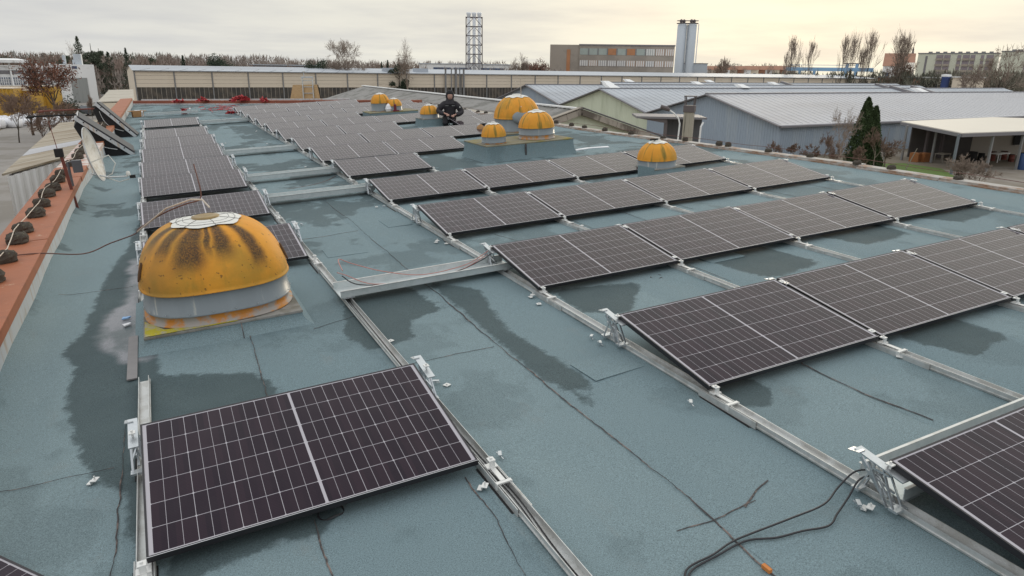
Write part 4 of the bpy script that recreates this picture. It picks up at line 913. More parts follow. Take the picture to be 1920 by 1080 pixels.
for s_, hx, hz in ((-1,-.09,.64),(1,.08,.61)):
    hv = [(0,0,0),(0,-.05,-.005)]; he = [(0,1)]; hr = [(.036,.02),(.042,.018)]
    for k in range(4):
        fx = (-.030 + .02 * k); b = len(hv); hv += [(fx,-.075,-.010),(fx*1.05,-.105-.006*(1.5-abs(k-1.5)),-.022),(fx*1.0,-.120,-.046)]; he += [(1,b),(b,b+1),(b+1,b+2)]; hr += [.0095,.009,.008]
    b = len(hv); hv += [(-s_*.045,-.03,-.012),(-s_*.058,-.065,-.028)]; he += [(0,b),(b,b+1)]; hr += [.012,.009]
    skin_body('hand', hv, he, hr, M['skin'], pz, 1, (hx,-.42,hz))
for s_ in (-1, 1):
    m_ = MB(); m_.lathe([(.05,0),(.055,.03),(.05,.08),(.045,.12)], 14, 2.4, ax=.95, ay=1.2, cap_bot=True); m_.box((0,.02,.05),(.09,.10,.09)); part('boot', m_, M['rubber'], pz, True, loc=(s_*.145,.20,.24))
for s_ in (-1, 1): m_ = MB(); m_.box((s_*.10,-.165,.90),(.09,.01,.012)); part('pocket_trim', m_, M['alu'], pz)
part('sleeve_badge', MB().box((.315,-.155,.86),(.03,.03,.04)), M['cap_white'], pz)

for o in ROOF_THINGS:
    o.matrix_world = M_ROOF @ o.matrix_basis

# ================================================================== SURROUNDINGS (true vertical, street level at G)
B = {}
B['beige'] = mat('beige_facade_board', (.70,.61,.49), .8, 0, .10, .25, 0, col2=(.50,.42,.31), c2=(.58,.72), c2scale=.35, stretch=(.35,1,1.6))
B['post'] = mat('grey_facade_post', (.22,.22,.22), .7, 0, .15, .5)
B['glz'] = mat('dusty_glazing', (.05,.045,.04), .35, 0, .5, .35, col2=(.11,.09,.07), c2scale=.5)
B['mull'] = mat('glazing_bar', (.27,.24,.20), .7)
B['roofgrey'] = mat('pale_grey_sheet_roof', (.42,.45,.49), .55, .0, .08, .12, 0, col2=(.34,.36,.39), c2=(.45,.7), c2scale=.08, stretch=(.3,1.6,1))
B['roofpale'] = mat('pale_sheet_roof', (.46,.46,.48), .50, .0, .05, .1, col2=(.40,.39,.40), c2=(.45,.7), c2scale=.10, stretch=(.25,1.5,1))
B['roofcream'] = mat('cream_carport_roof', (.66,.61,.52), .6, 0, .04, .3)
B['bluewall'] = mat('blue_grey_corrugated_steel', (.33,.39,.46), .6, .1, .08, .4, col2=(.40,.45,.49), c2=(.5,.7), c2scale=.6, stretch=(1,1,.1))
B['greenwall'] = mat('pale_green_cladding', (.64,.68,.54), .7, 0, .06, .4, col2=(.52,.56,.43), c2=(.52,.7), c2scale=.7, stretch=(1,1,.12))
B['trim'] = mat('grey_verge_trim', (.20,.19,.20), .6, .1, .1, 2)
B['verge'] = mat('stained_concrete_verge', (.36,.32,.27), .9, 0, .25, 1.2, col2=(.13,.11,.09), c2scale=1.4, stretch=(1,1,.4))
B['asb'] = mat('grey_fibre_cement_roof', (.27,.26,.245), .9, 0, .14, .8, col2=(.17,.165,.15), c2scale=1.2)
B['white'] = mat('white_render', (.80,.80,.79), .8, 0, .06, .2, col2=(.48,.47,.44), c2=(.55,.75), c2scale=.3)
B['bluegls'] = mat('blue_grey_glass', (.07,.10,.17), .2, 0, .2, .5)
B['warmgls'] = mat('amber_glass', (.45,.20,.09), .25, 0, .3, .6)  # amber base colour for some of the office panes
B['palegls'] = mat('pale_blind_glass', (.36,.40,.36), .3, 0, .2, .6)
B['brown'] = mat('concrete_slab_brown', (.36,.31,.26), .9, 0, .1, .3, col2=(.30,.26,.22), c2scale=.25)
B['whitebar'] = mat('white_window_bar', (.66,.64,.60), .6)
B['silo'] = mat('silo_steel', (.50,.54,.58), .5, .3, .06, .2, stretch=(1,1,.1))
B['steel'] = mat('stack_steel', (.78,.80,.82), .45, .1, .08, .3)
B['lattice'] = mat('brown_grey_lattice', (.12,.10,.10), .7)
B['crane'] = mat('light_blue_crane', (.25,.42,.60), .6)
B['yellow'] = mat('yellow_container', (.50,.29,.035), .6, 0, .12, .6)
B['apt'] = mat('pale_green_apartment', (.60,.61,.50), .8, 0, .05, .1)
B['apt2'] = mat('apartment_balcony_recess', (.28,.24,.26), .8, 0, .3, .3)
B['tile'] = mat('red_tile_roof', (.34,.18,.12), .85, 0, .2, .3)
B['bark'] = mat('bare_bark', (.27,.215,.175), .95, 0, .25, 1)
B['bark_red'] = mat('reddish_twigs', (.20,.135,.10), .95, 0, .25, 1)
B['bark_dark'] = mat('dark_trunk', (.06,.048,.036), .95, 0, .25, 1)
B['conifer'] = mat('dark_conifer', (.04,.058,.035), .95, 0, .4, .6)
B['pine'] = mat('grey_green_pine', (.075,.092,.06), .95, 0, .4, .6)
B['cypress'] = mat('cypress_green', (.048,.075,.026), .95, 0, .5, 2)
B['brownleaf'] = mat('dead_brown_leaves', (.19,.09,.06), .95, 0, .4, .8)
B['wood'] = mat('brown_winter_wood', (.31,.265,.235), .98, 0, .3, .05, col2=(.25,.185,.15), c2scale=.03)
B['wood2'] = mat('distant_wood', (.17,.155,.12), .98, 0, .3, .05, col2=(.10,.11,.08), c2scale=.03)
B['cavity'] = mat('dim_back_wall', (.40,.36,.31), .9, 0, .15, .5)

def frame_of(a, b):                            # local x along a->b
    d = Vector(b) - Vector(a); return math.atan2(d.y, d.x), math.hypot(d.x, d.y)
def corr(L, z0, z1, pitch=.3, dep=.04, top=None):   # corrugated wall in local xz, front at -y
    m_ = MB(); xs = []; x = 0; k = 0
    while x < L: xs.append((x, -dep if k % 4 in (1, 2) else 0)); x += pitch * (.2 if k % 2 == 0 else .3); k += 1
    xs.append((L, 0)); V = []
    for x, y in xs: V += [(x, y, z0), (x, y, top(x) if top else z1)]
    m_.add(V, [(2*i, 2*i+2, 2*i+3, 2*i+1) for i in range(len(xs) - 1)]); return m_

# ---- long beige hall across the middle distance
hx, hy_ = -1.66, 136.70; stx, sty = 5.98916, .36045; bay = math.hypot(stx, sty); hrz = math.atan2(sty, stx)
hall = thing('industrial_hall', 'very long low hall with beige boarded facade and dark glazing behind the roof', 'hall', (hx, hy_, G), rz=hrz)
NBAY = 33; ze = 6.2; zb_ = 3.65
bdm = MB(); bdm.rbox(.12,-.06,0,bay-.12,0,(ze-zb_)/4-.035); bdm = bdm.mesh('facade_board'); bdm.materials.append(B['beige'])
psm = MB(); psm.rbox(-.09,-.18,0,.09,.0,ze); psm = psm.mesh('facade_post'); psm.materials.append(B['post'])
glm = MB(); glm.rbox(.09,.02,.9,bay-.09,.06,zb_); glm = glm.mesh('window_band'); glm.materials.append(B['glz'])
mlm = MB(); mlm.rbox(-.04,-.03,.9,.04,.02,zb_); mlm = mlm.mesh('window_bar'); mlm.materials.append(B['mull'])
skm = MB(); skm.rbox(.09,-.02,0,bay-.09,.04,.9); skm = skm.mesh('plinth_panel'); skm.materials.append(B['beige'])
for i in range(NBAY + 1):
    link('facade_post', psm, None, hall, (i * bay, 0, 0))
    if i < NBAY:
        for k in range(4): link('facade_board', bdm, None, hall, (i * bay, random.uniform(-.015,.015), zb_ + k * (ze - zb_) / 4), (0,0,0))
        link('window_band', glm, None, hall, (i * bay, 0, 0)); link('plinth_panel', skm, None, hall, (i * bay, 0, 0))
        for k in range(1, 8 if i < 16 else 4): link('window_bar', mlm, None, hall, (i * bay + bay * k / (8 if i < 16 else 4), 0, 0))
m_ = MB(); m_.rbox(-.2, -.35, ze, NBAY*bay+.2, -.05, ze + .14); part('gutter', m_, B['post'], hall)
m_ = MB(); m_.add([(-.3,-.3,ze+.16),(NBAY*bay,-.3,ze+.16),(NBAY*bay,9,ze+.95),(-.3,9,ze+.95),(-.3,22,ze-.1),(NBAY*bay,22,ze-.1)], [(0,1,2,3),(3,2,5,4)]); part('roof', m_, B['roofgrey'], hall)
m_ = MB(); m_.prism([(-.1,.3,0),(-.1,22,0),(-.1,22,ze),(-.1,9,ze+.9),(-.1,.3,ze)], (.1,0,0)); part('end_wall', m_, B['beige'], hall)
for k in range(14): m_ = MB(); m_.beam((k*3.0+1,0,ze+.22),(k*3.0+2.6,3.5,ze+.52),.16,.05); part('roof_rib', m_, B['roofgrey'], hall)
for k, dx in enumerate((56.3, 57.6, 58.6, 59.5, 60.4)): m_ = MB(); m_.tube([(dx,-.5,.5),(dx,-.5,ze+1.0+.1*(k%2))], (.20,.12,.26,.12,.20)[k], 8); m_.lathe([(.35,0),(.35,.2)],8,c=(dx,-.5,ze+1.0),cap_top=True,cap_bot=True); part('vent_pipe', m_, B['post'], hall)
for dx in (44.4, 51.0): m_ = MB(); m_.rbox(dx,2,ze+.3,dx+2.6,4,ze+1.1); part('roof_vent', m_, B['roofgrey'], hall)

# ---- row of gabled halls on the right
def gable(x0, y0, width, zE, zA, length, rz, wallm, roofm, label, side=True, gpitch=.32):
    o = thing('gabled_hall', label, 'hall', (x0, y0, G), rz=rz, group=None); H1, H2 = zE - G, zA - G; w = width
    wl_ = corr(w, 0, 0, gpitch, .05, top=lambda x: H1 + (H2 - H1) * (1 - abs(x - w / 2) / (w / 2)) - .05)
    g_ = part('gable_wall', wl_, wallm, o); g_.rotation_euler = (0, 0, math.pi / 2); g_.rotation_euler = (0,0,math.pi/2); g_.scale = (1,-1,1)
    if side:
        s_ = part('side_wall', corr(length, 0, H1 - .05, gpitch, .05), wallm, o)
    for q, (ya, yb) in enumerate(((-.35, w / 2), (w + .35, w / 2))):
        n = 10; 
        m_ = MB(); dz = (H2 - H1) / (w / 2); za = H1 - .35 * dz
        m_.prism([(-.4, ya, za), (length, ya, za), (length, yb, H2), (-.4, yb, H2)] if q == 0 else [(-.4, yb, H2), (length, yb, H2), (length, ya, za), (-.4, ya, za)], (0, 0, .12))
        part('roof_slope', m_, roofm, o)
        m_ = MB(); m_.beam((-.45, ya, za + .02), (-.45, yb, H2 + .02), .10, .34, up=(1,0,0)); part('verge_trim', m_, B['trim'], o)
    rb = MB(); k = 0.
    while k < length: rb.beam((k, .2 - .35, H1 + .11), (k, w / 2 - .3, H2 + .09), .025, .035, up=(1,0,0)); k += 1.0
    tag(part('sheet_rib', rb, roofm, o), kind='stuff')
    if side:
        for dx in (14, 30): dp = MB(); dp.tube([(dx, -.16, 0), (dx, -.16, H1 - .15)], .06, 6); part('downpipe', dp, B['trim'], o)
    m_ = MB(); m_.beam((-.4, w / 2, H2 + .13), (length, w / 2, H2 + .13), .5, .10); part('ridge_cap', m_, B['trim'], o)
    m_ = MB(); m_.beam((-.4, -.42, H1 - .12), (length, -.42, H1 - .12), .18, .16); part('gutter', m_, B['trim'], o)
    return o, H1, H2
RZ = math.atan(.08)
h1, H1, H2 = gable(51.5, 48.0, 18.0, -2.2, .16, 92, RZ, B['bluewall'], B['roofpale'], 'nearest blue-grey corrugated hall with pale roof, right of the concrete chimney')
h2, _, _ = gable(50.4, 66.2, 17.3, -2.2, .14, 96, RZ, B['greenwall'], B['roofgrey'], 'pale green gabled hall between the two blue-grey gables', side=False)
h3, _, _ = gable(49.4, 83.7, 17.3, -2.2, .14, 98, RZ, B['bluewall'], B['roofgrey'], 'farther small blue-grey gable above the tall orange dome', side=False)
h4, _, _ = gable(75.5, 102.8, 17.3, -2.2, .16, 90, RZ, B['bluewall'], B['roofgrey'], 'farthest gabled hall, only its long grey roof showing', side=False)
for o_, lst in ((h1, ((38,9.2,0),(70,9.3,1))), (h2, ((1,8.6,0),(24,8.2,0),(60,8.6,1),(66,8.6,1))), (h3, ((14,8.6,0),(33,8.6,0),(52,8.6,0),(83,8.6,1))), (h4, ((5,8.6,0),(26,8.6,0),(48,8.6,1)))):
    for (dx, dy, kd) in lst:
        m_ = MB()
        if kd == 0: m_.prism([(dx,dy-.2,H2+.16),(dx+1.6,dy-.2,H2+.16),(dx+1.2,dy+.9,H2+.62),(dx+.1,dy+.9,H2+.62)], (0,.8,0)); part('rooflight', m_, B['white'], o_)
        else: m_.beam((dx, dy+.3, H2+.3), (dx+1.0, dy-5.6, H2-1.15), .9, .45); part('ridge_vent', m_, B['trim'], o_)

# ---- low hall with fibre-cement roof right beside the building
ha = thing('low_hall', 'low hall with ribbed grey roof and pale green gable beyond the roof edge', 'hall', (16.02, 25.82, G)); zr = .8 - G; sl = .30
prof = []; 
for s_ in (-1, 1):
    m_ = MB(); W_ = 4.3 if s_ < 0 else 5.4; n = int(34 / .18); V = []
    for i in range(n + 1):
        y = -.1 + i * .18; dz = .028 * math.sin(i * math.pi)
        zz = (.03 if i % 2 else 0); V += [(0, y, zr + zz), (s_ * W_, y + y * (.0), zr - sl * W_ + zz)]
    m_.add(V, [(2*i, 2*i+1, 2*i+3, 2*i+2) for i in range(n)]); part('roof_slope', m_, B['asb'], ha)
    for k in range(6):
        a, b = k / 6, (k + 1) / 6 - .004; q = MB(); q.beam((s_*W_*a, -.18, zr - sl*W_*a - .07), (s_*W_*b, -.18, zr - sl*W_*b - .07), .24, .20, up=(0,1,0)); part('verge_slab', q, B['verge'], ha)
    q = MB(); q.beam((0, -.18, zr + .12), (s_*W_, -.18, zr - sl*W_ + .12), .03, .28, up=(0,1,0)); part('verge_cap', q, B['trim'] if s_ > 0 else B['verge'], ha)
m_ = MB(); m_.prism([(-4.2,0,0),(5.3,0,0),(5.3,0,zr-sl*5.3-.1),(0,0,zr-.1),(-4.2,0,zr-sl*4.2-.1)][::-1], (0,.1,0)); part('gable_wall', m_, B['greenwall'], ha)
m_ = MB(); m_.prism([(-4.2,33.8,0),(5.3,33.8,0),(5.3,33.8,zr-sl*5.3-.1),(0,33.8,zr-.1),(-4.2,33.8,zr-sl*4.2-.1)], (0,.1,0)); m_.rbox(5.2,0,0,5.3,33.8,zr-sl*5.3-.1); m_.rbox(-4.2,0,0,-4.1,33.8,zr-sl*4.2-.1); part('rear_wall', m_, B['greenwall'], ha)
m_ = MB(); m_.beam((0,-.2,zr+.06),(0,34,zr+.06),.22,.06); part('ridge_cap', m_, B['white'], ha)

# ---- chimney, yard lamp, dark lean-to
p = at_d(1288, 262, 38); ch = thing('chimney', 'square weathered concrete chimney with an iron cowl frame in front of the blue hall', 'chimney', (p.x, p.y, G), rz=-.85)
zt = at_d(1288, 197, 38).z - G; m_ = MB(); m_.prism([(-.24,-.24,0),(.24,-.24,0),(.24,.24,0),(-.24,.24,0)], (0,0,zt - .35)); part('shaft', m_, mat('streaked_concrete', (.36,.33,.27), .9, 0, .15, 1.5, .3, 20, col2=(.13,.12,.10), c2=(.48,.6), c2scale=2.2, stretch=(2.5,2.5,.12)), ch)
m_ = MB(); m_.box((0,0,zt-.18),(.56,.56,.34)); part('collar', m_, B['lattice'], ch, bevel=.02)
for sx in (-1,1):
    for sy in (-1,1): m_ = MB(); m_.beam((sx*.22,sy*.22,zt),(sx*.24,sy*.24,zt+.42),.04); part('cowl_leg', m_, B['lattice'], ch)
m_ = MB(); m_.box((0,0,zt+.44),(.58,.58,.04)); part('cowl_cap', m_, B['lattice'], ch)
p = at_d(1272, 250, 44); la = thing('yard_lamp', 'pale curved lamp post with a grey lamp head left of the chimney', 'lamp', (p.x, p.y, G)); zz = lambda py: at_d(1272, py, 44).z - G
rx_ = Vector((math.cos(.47), -math.sin(.47), 0)); u_ = 44 / 1317.74
m_ = MB(); m_.tube([(0,0,0),(0,0,zz(262))], .09, 8); part('sleeve', m_, mat('pale_sleeve', (.42,.34,.24), .8), la)
m_ = MB(); m_.tube([(0,0,zz(264)),tuple(rx_*.03+Vector((0,0,zz(232)))),tuple(rx_*(-2*u_)+Vector((0,0,zz(222)))),tuple(rx_*(-11*u_)+Vector((0,0,zz(212)))),tuple(rx_*(-20*u_)+Vector((0,0,zz(206))))], .045, 8); part('pole', m_, B['white'], la)
m_ = MB(); m_.tube([tuple(rx_*(-19*u_)+Vector((0,0,zz(207)))),tuple(rx_*(-24*u_)+Vector((0,0,zz(204)))),tuple(rx_*(-35*u_)+Vector((0,0,zz(200))))], [.08,.14,.10], 8); part('lamp_head', m_, B['lattice'], la)
p = at_d(1250, 262, 47); le = thing('lean_to', 'dark flat-roofed lean-to with a bracket column in front of the blue hall', 'shelter', (p.x, p.y, G), rz=-.53); lz = lambda py: at_d(1250, py, 47).z - G; u_ = 47/1317.74
m_ = MB(); m_.rbox(-56*u_,0,lz(223),68*u_,3.2,lz(219)); part('roof', m_, B['trim'], le)
m_ = MB(); m_.prism([(-52*u_,.1,lz(223)),(-2*u_,.1,lz(223)),(-2*u_,.1,lz(231)),(-12*u_,.1,lz(230))], (0,.3,0)); part('gusset', m_, B['lattice'], le)
m_ = MB(); m_.rbox(-5*u_,.2,0,0,.5,lz(225)); part('column', m_, B['lattice'], le)
m_ = MB(); m_.rbox(0,1.2,0,66*u_,1.3,lz(224)); part('rear_wall', m_, mat('grey_boards', (.10,.10,.105), .9, 0, .3, 2, stretch=(3,1,.2)), le)
m_ = MB(); m_.tube([(62*u_,0,lz(228)),(58*u_,-.1,lz(236)),(56*u_,-.1,.3)], .06, 6); part('downpipe', m_, B['white'], le)

# ---- open carport at the right
A_ = at_z(1803,251,-2.0); L_ = at_z(1690,229,-2.0); Bk = at_z(1862,221,-1.7); Rr = at_z(2040,243,-2.0)
cp = thing('carport', 'open-sided shelter with cream sheet roof on slim posts at the right edge', 'carport', (A_.x, A_.y, G)); o0 = Vector((A_.x, A_.y, G))
q = [L_ - o0, A_ - o0, Rr - o0, Rr - o0 + (Bk - L_) * 1.1, Bk - o0]
m_ = MB(); m_.prism([tuple(v) for v in q], (0, 0, .08)); part('roof', m_, B['roofcream'], cp)
for a, b in ((q[0], q[1]), (q[1], q[2])): m_ = MB(); m_.beam(a + Vector((0,0,-.12)), b + Vector((0,0,-.12)), .14, .26); part('edge_beam', m_, B['trim'], cp)
for k, (px, py) in enumerate(((1783,327),(1848,322),(1904,318),(1745,305),(1690,300))):
    b_ = at_z(px, py, G) - o0; m_ = MB(); m_.beam(b_, (b_.x, b_.y, 3.15), .16, .16); part('post', m_, mat('post_grey', (.16,.18,.20), .7) if k == 0 else B['post'], cp)
def wall_between(o, nm, p0, p1, z0, z1, mt, th=.12):
    a = Vector((p0[0], p0[1], 0)); b = Vector((p1[0], p1[1], 0)); d = (b - a); n_ = Vector((-d.y, d.x, 0)).normalized() * th
    m_ = MB(); m_.prism([a + Vector((0,0,z0)), b + Vector((0,0,z0)), b + Vector((0,0,z1)), a + Vector((0,0,z1))], n_); return part(nm, m_, mt, o)
w0, w1, w2 = at_z(1700,294,G)-o0, at_z(1815,292,G)-o0, at_z(2000,289,G)-o0
wall_between(cp, 'rear_wall', w0, w1, 0, 3.2, mat('dark_store_wall', (.10,.09,.085), .9, 0, .3, .6), -.12); wall_between(cp, 'rear_wall', w1, w2, 0, 3.2, B['cavity'], -.12)
for px in (1757, 1728): b_ = at_z(px, 296, G) - o0; m_ = MB(); m_.rbox(b_.x-.12, b_.y-.3, 0, b_.x+.12, b_.y-.1, 3.1); part('rear_post', m_, B['lattice'], cp)
for px in (1853, 1898):
    b_ = at_z(px, 291, G) - o0; m_ = MB(); m_.box((b_.x, b_.y - .16, 1.55), (.95, .06, 1.0), rz=-.1); part('window', m_, M['dark'], cp)
yard = at_z
def junk(nm, px, py, d, mt, lab, cat, z=0):
    p = at_z(px, py, G); o = thing(nm, lab, cat, (p.x, p.y, G), rz=random.uniform(-.4,.4)); return o
for k, (px, py, lab) in enumerate(((1716,303,'left'),(1730,303,'right'))):
    o = junk('orange_crate', px, py, 0, None, f'orange slatted crate under the carport, {lab} one', 'crate')
    for j in range(4): m_ = MB(); m_.rbox(-.5,-.4,.05+.2*j,.5,-.36,.17+.2*j); part('slat', m_, mat('orange_wood', (.30,.12,.04), .8) if j == 0 and k == 0 else bpy.data.materials['orange_wood'], o)
    m_ = MB(); m_.rbox(-.48,-.35,0,.48,.4,.8); part('crate_body', m_, bpy.data.materials['orange_wood'], o)
for k, (px, py, wdt, mt, lab) in enumerate(((1765,304,1.5,B['mull'],'brown work table in the middle of the carport'),(1872,303,2.3,B['white'],'long white table on the right under the carport'))):
    o = junk('table', px, py, 0, None, lab, 'table'); m_ = MB(); m_.rbox(-wdt/2,-.4,.74,wdt/2,.4,.80); part('tabletop', m_, mt, o)
    for sx in (-1,1):
        for sy in (-1,1): m_ = MB(); m_.beam((sx*(wdt/2-.06),sy*.34,0),(sx*(wdt/2-.06),sy*.34,.74),.06); part('leg', m_, mt, o)
for k, (px, py, s_, mt, lab) in enumerate(((1822,303,.75,'dark','dark drum stack beside the carport post'),(1838,302,.6,'rubber','black machine part on the carport floor'),(1858,301,.7,'rust_post','rust-brown drum behind the white table'),(1880,299,.65,'rust_post','second rust-brown drum further right'),(1895,303,.55,'rust_post','third rusty drum near the right post'))):
    o = junk('steel_drum', px, py, 0, None, lab, 'drum'); m_ = MB(); m_.lathe([(s_*.45,0),(s_*.46,.02),(s_*.45,s_*.5),(s_*.47,s_*.52),(s_*.45,s_*.54),(s_*.45,s_*1.2),(s_*.40,s_*1.21)],16,cap_top=True); part('shell', m_, M[mt], o, True)
    m_ = MB(); m_.lathe([(s_*.47,s_*1.16),(s_*.48,s_*1.2),(s_*.46,s_*1.23)],16); part('lid_ring', m_, M['dark'], o)
p = at_z(1914,318,G); o = thing('blue_barrel', 'tall blue barrel at the right edge of the picture', 'barrel', (p.x,p.y,G)); m_ = MB(); m_.lathe([(.3,0),(.33,.2),(.33,1.3),(.28,1.4)],16,cap_top=True); part('shell', m_, mat('barrel_blue', (.03,.07,.18), .5), o, True); m_ = MB(); m_.lathe([(.29,1.38),(.30,1.44)],16,cap_top=True); part('lid', m_, M['dark'], o)

# ---- apartment, office, stacks, silos and so on
def zat(px, py, D): return at_d(px, py, D).z - G
def slab_building(name, label, cat, pa, pb, D0, D1, pytop, depth, wallm, floors):
    a = at_d(pa, 130, D0); b = at_d(pb, 130, D1); rz, L = frame_of(a, b); o = thing(name, label, cat, (a.x, a.y, G), rz=rz); H = zat((pa+pb)/2, pytop, (D0+D1)/2); m_ = MB(); m_.rbox(0, 0, 0, L, depth, H); part('wall', m_, wallm, o); return o, L, H
of, L, H = slab_building('office_block', 'brown concrete office block with three rows of windows on the horizon', 'building', 1085, 1262, 210, 210, 86, 14, B['brown'], 3)
m_ = MB(); m_.rbox(-.15,-.15,H,L+.15,14.15,H+.35); part('parapet', m_, B['trim'], of)
zt_ = lambda py: zat(1170, py, 210)
nb = 10
for r_, (ya, yb) in enumerate(((91.5,103.5),(114,124.5),(136,143))):
    for k in range(nb):
        x0, x1 = L*(k+.06)/nb, L*(k+.97)/nb; gm_ = (B['palegls'] if (k not in (3,5,8,9) ) else B['warmgls']) if r_ == 0 else (B['warmgls'] if (k in (5,6,8) or (k*3+r_) % 4 == 0) else B['apt2'])
        m_ = MB(); m_.rbox(x0,-.05,zt_(yb),x1,.02,zt_(ya)); wd_ = part('window', m_, gm_, of)
        if r_ or k > 6:
            for j in range(4): m_ = MB(); xx = x0 + (x1-x0)*(j+.5)/4; m_.rbox(xx-.22,-.12,zt_(yb),xx+.22,-.05,zt_(ya)); part('window_bar', m_, B['whitebar'], wd_)
        else: m_ = MB(); m_.rbox(x1-.12,-.12,zt_(yb),x1+.14,-.05,zt_(ya)); part('window_bar', m_, B['post'], wd_)
a = at_d(1085,130,210); b = at_d(1036,130,214); 
wg = MB(); rz_, L2 = frame_of(b, a)
wing = part('stair_wing', MB().rbox(-L2*.98, .3, 0, 0, 12, H + .15), B['brown'], of)
m_ = MB(); m_.rbox(-L2*.42,.2,zt_(142),-L2*.30,.32,zt_(94)); part('stair_window', m_, B['warmgls'], of)
# triple stack in lattice
p = at_d(889, 130, 200); tw = thing('chimney_stack', 'three steel flues in a tall lattice tower on the skyline', 'chimney', (p.x, p.y, G), rz=-.41); zt_ = lambda py: zat(889, py, 200); u = 200/1317.74
for k in (-1,0,1):
    m_ = MB(); m_.tube([(k*9.3*u,0,0),(k*9.3*u,0,zt_(31))], 2.9*u, 14); m_.lathe([(2.9*u,0),(4.2*u,.7),(4.2*u,1.0)],14,c=(k*9.3*u,0,zt_(31)),cap_top=True); part('flue', m_, B['steel'], tw, True)
for sx in (-1,1):
    for sy in (-1,1): m_ = MB(); m_.beam((sx*14.6*u,sy*1.6,0),(sx*14.0*u,sy*1.6,zt_(33)),.22); part('post', m_, B['lattice'], tw)
for j in range(9):
    z1, z2 = zt_(33 + 17.2*j), zt_(33 + 17.2*(j+1)); m_ = MB()
    for sy in (-1.6,1.6): m_.beam((-14.4*u,sy,z1),(14.4*u,sy,z1),.20)
    m_.beam((-14.4*u,-1.6,z1),(-14.4*u,1.6,z1),.16); m_.beam((14.4*u,-1.6,z1),(14.4*u,1.6,z1),.16); part('ring_beam', m_, B['lattice'], tw)
    m_ = MB(); m_.beam((-14.2*u,-1.6,z2),(0,-1.6,z1),.14); m_.beam((0,-1.6,z1),(14.2*u,-1.6,z2),.14); part('diagonal', m_, B['lattice'], tw)
# silos
p = at_d(1281, 130, 250); u = 250/1317.74
for k, (dx, lab) in enumerate(((-7.5,'left-hand of two tall grey steel silos beside the office block'),(9.5,'right-hand of two tall grey steel silos beside the office block'))):
    r_ = Vector((math.cos(.66), -math.sin(.66), 0)); q_ = p + r_ * dx * u; s_ = thing('silo', lab, 'silo', (q_.x, q_.y, G), group='silos'); zt_ = lambda py: zat(1281, py, 250)
    m_ = MB(); m_.lathe([(8.0*u if k == 0 else 7.4*u, 0),(8.0*u if k == 0 else 7.4*u, zt_(47)),(6*u,zt_(45))],24,cap_top=True); part('shell', m_, B['silo'], s_, True)
    m_ = MB(); m_.tube([(9*u if k else 7.2*u,-1,0),(9*u if k else 7.2*u,-1,zt_(45))],.14,6); part('ladder', m_, B['steel'], s_)
    m_ = MB(); m_.tube([(9.5*u*math.cos(t),9.5*u*math.sin(t),zt_(44)) for t in np.linspace(0,6.283,17)],.12,4); m_.tube([(9.5*u*math.cos(t),9.5*u*math.sin(t),zt_(39)) for t in np.linspace(0,6.283,17)],.08,4); part('top_railing', m_, B['lattice'], s_)
    for j in (-3,3): m_ = MB(); m_.lathe([(.3,0),(.5,.5),(.5,1.0),(.1,1.3)],8,c=(j*u,0,zt_(44))); part('filter', m_, B['lattice'], s_)
m_ = MB(); q_ = p + Vector((math.cos(.66), -math.sin(.66), 0)) * 14 * u; sh = thing('pump_house', 'pale grey block at the foot of the silos', 'building', (q_.x, q_.y, G), rz=-.66); m_.rbox(-4,0,0,5,6,zat(1281,119,250)); part('wall', m_, B['silo'], sh); m_ = MB(); m_.rbox(-4.2,-.2,zat(1281,119,250),5.2,6.2,zat(1281,118,250)); part('roof_edge', m_, B['trim'], sh)
# low white building with blue windows behind the stack
wb, L, H = slab_building('low_office', 'low white building with blue window bands behind the lattice stack', 'building', 786, 956, 235, 228, 121, 14, B['white'], 1)
for (f0, f1) in ((.16,.36),(.385,.43),(.44,.58),(.60,.63),(.66,.93)):
    m_ = MB(); m_.rbox(L*f0,-.08,zat(870,135,230),L*f1,.05,zat(870,127,230)); part('window', m_, B['bluegls'], wb)
m_ = MB(); m_.rbox(-.2,-.2,H,L+.2,14,H+.25); part('roof_edge', m_, B['roofgrey'], wb)
# apartment blocks
def apartment(label, pa, pb, D, pytop, cols, H0=None):
    o, L, H = slab_building('apartment_block', label, 'building', pa, pb, D, D * .985, pytop, 12, B['apt'], 6)
    m_ = MB(); m_.rbox(-.2,-.2,H,L+.2,12.2,H+.5); part('parapet', m_, B['post'], o); nf = 6; fh = (H - 1.5) / nf
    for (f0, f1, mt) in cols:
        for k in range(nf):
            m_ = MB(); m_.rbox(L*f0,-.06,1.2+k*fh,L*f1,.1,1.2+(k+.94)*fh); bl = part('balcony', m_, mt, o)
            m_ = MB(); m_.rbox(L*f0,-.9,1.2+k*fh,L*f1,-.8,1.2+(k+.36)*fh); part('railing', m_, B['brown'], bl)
    for k in range(9): m_ = MB(); m_.rbox(L*(.1+k*.1),5,H+.5,L*(.1+k*.1)+1.5,6.5,H+1.2); part('roof_box', m_, B['post'], o)
    return o, L, H
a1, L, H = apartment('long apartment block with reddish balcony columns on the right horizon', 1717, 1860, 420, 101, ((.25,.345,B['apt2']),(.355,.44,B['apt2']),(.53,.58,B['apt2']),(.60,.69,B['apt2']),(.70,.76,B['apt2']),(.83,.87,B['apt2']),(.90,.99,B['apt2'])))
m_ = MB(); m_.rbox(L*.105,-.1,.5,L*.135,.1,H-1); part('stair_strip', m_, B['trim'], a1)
a2, L, H = apartment('plain apartment block cut off by the right edge of the picture', 1872, 1990, 400, 97, ((.40,.5,B['apt2']),(.6,.75,B['apt2'])))
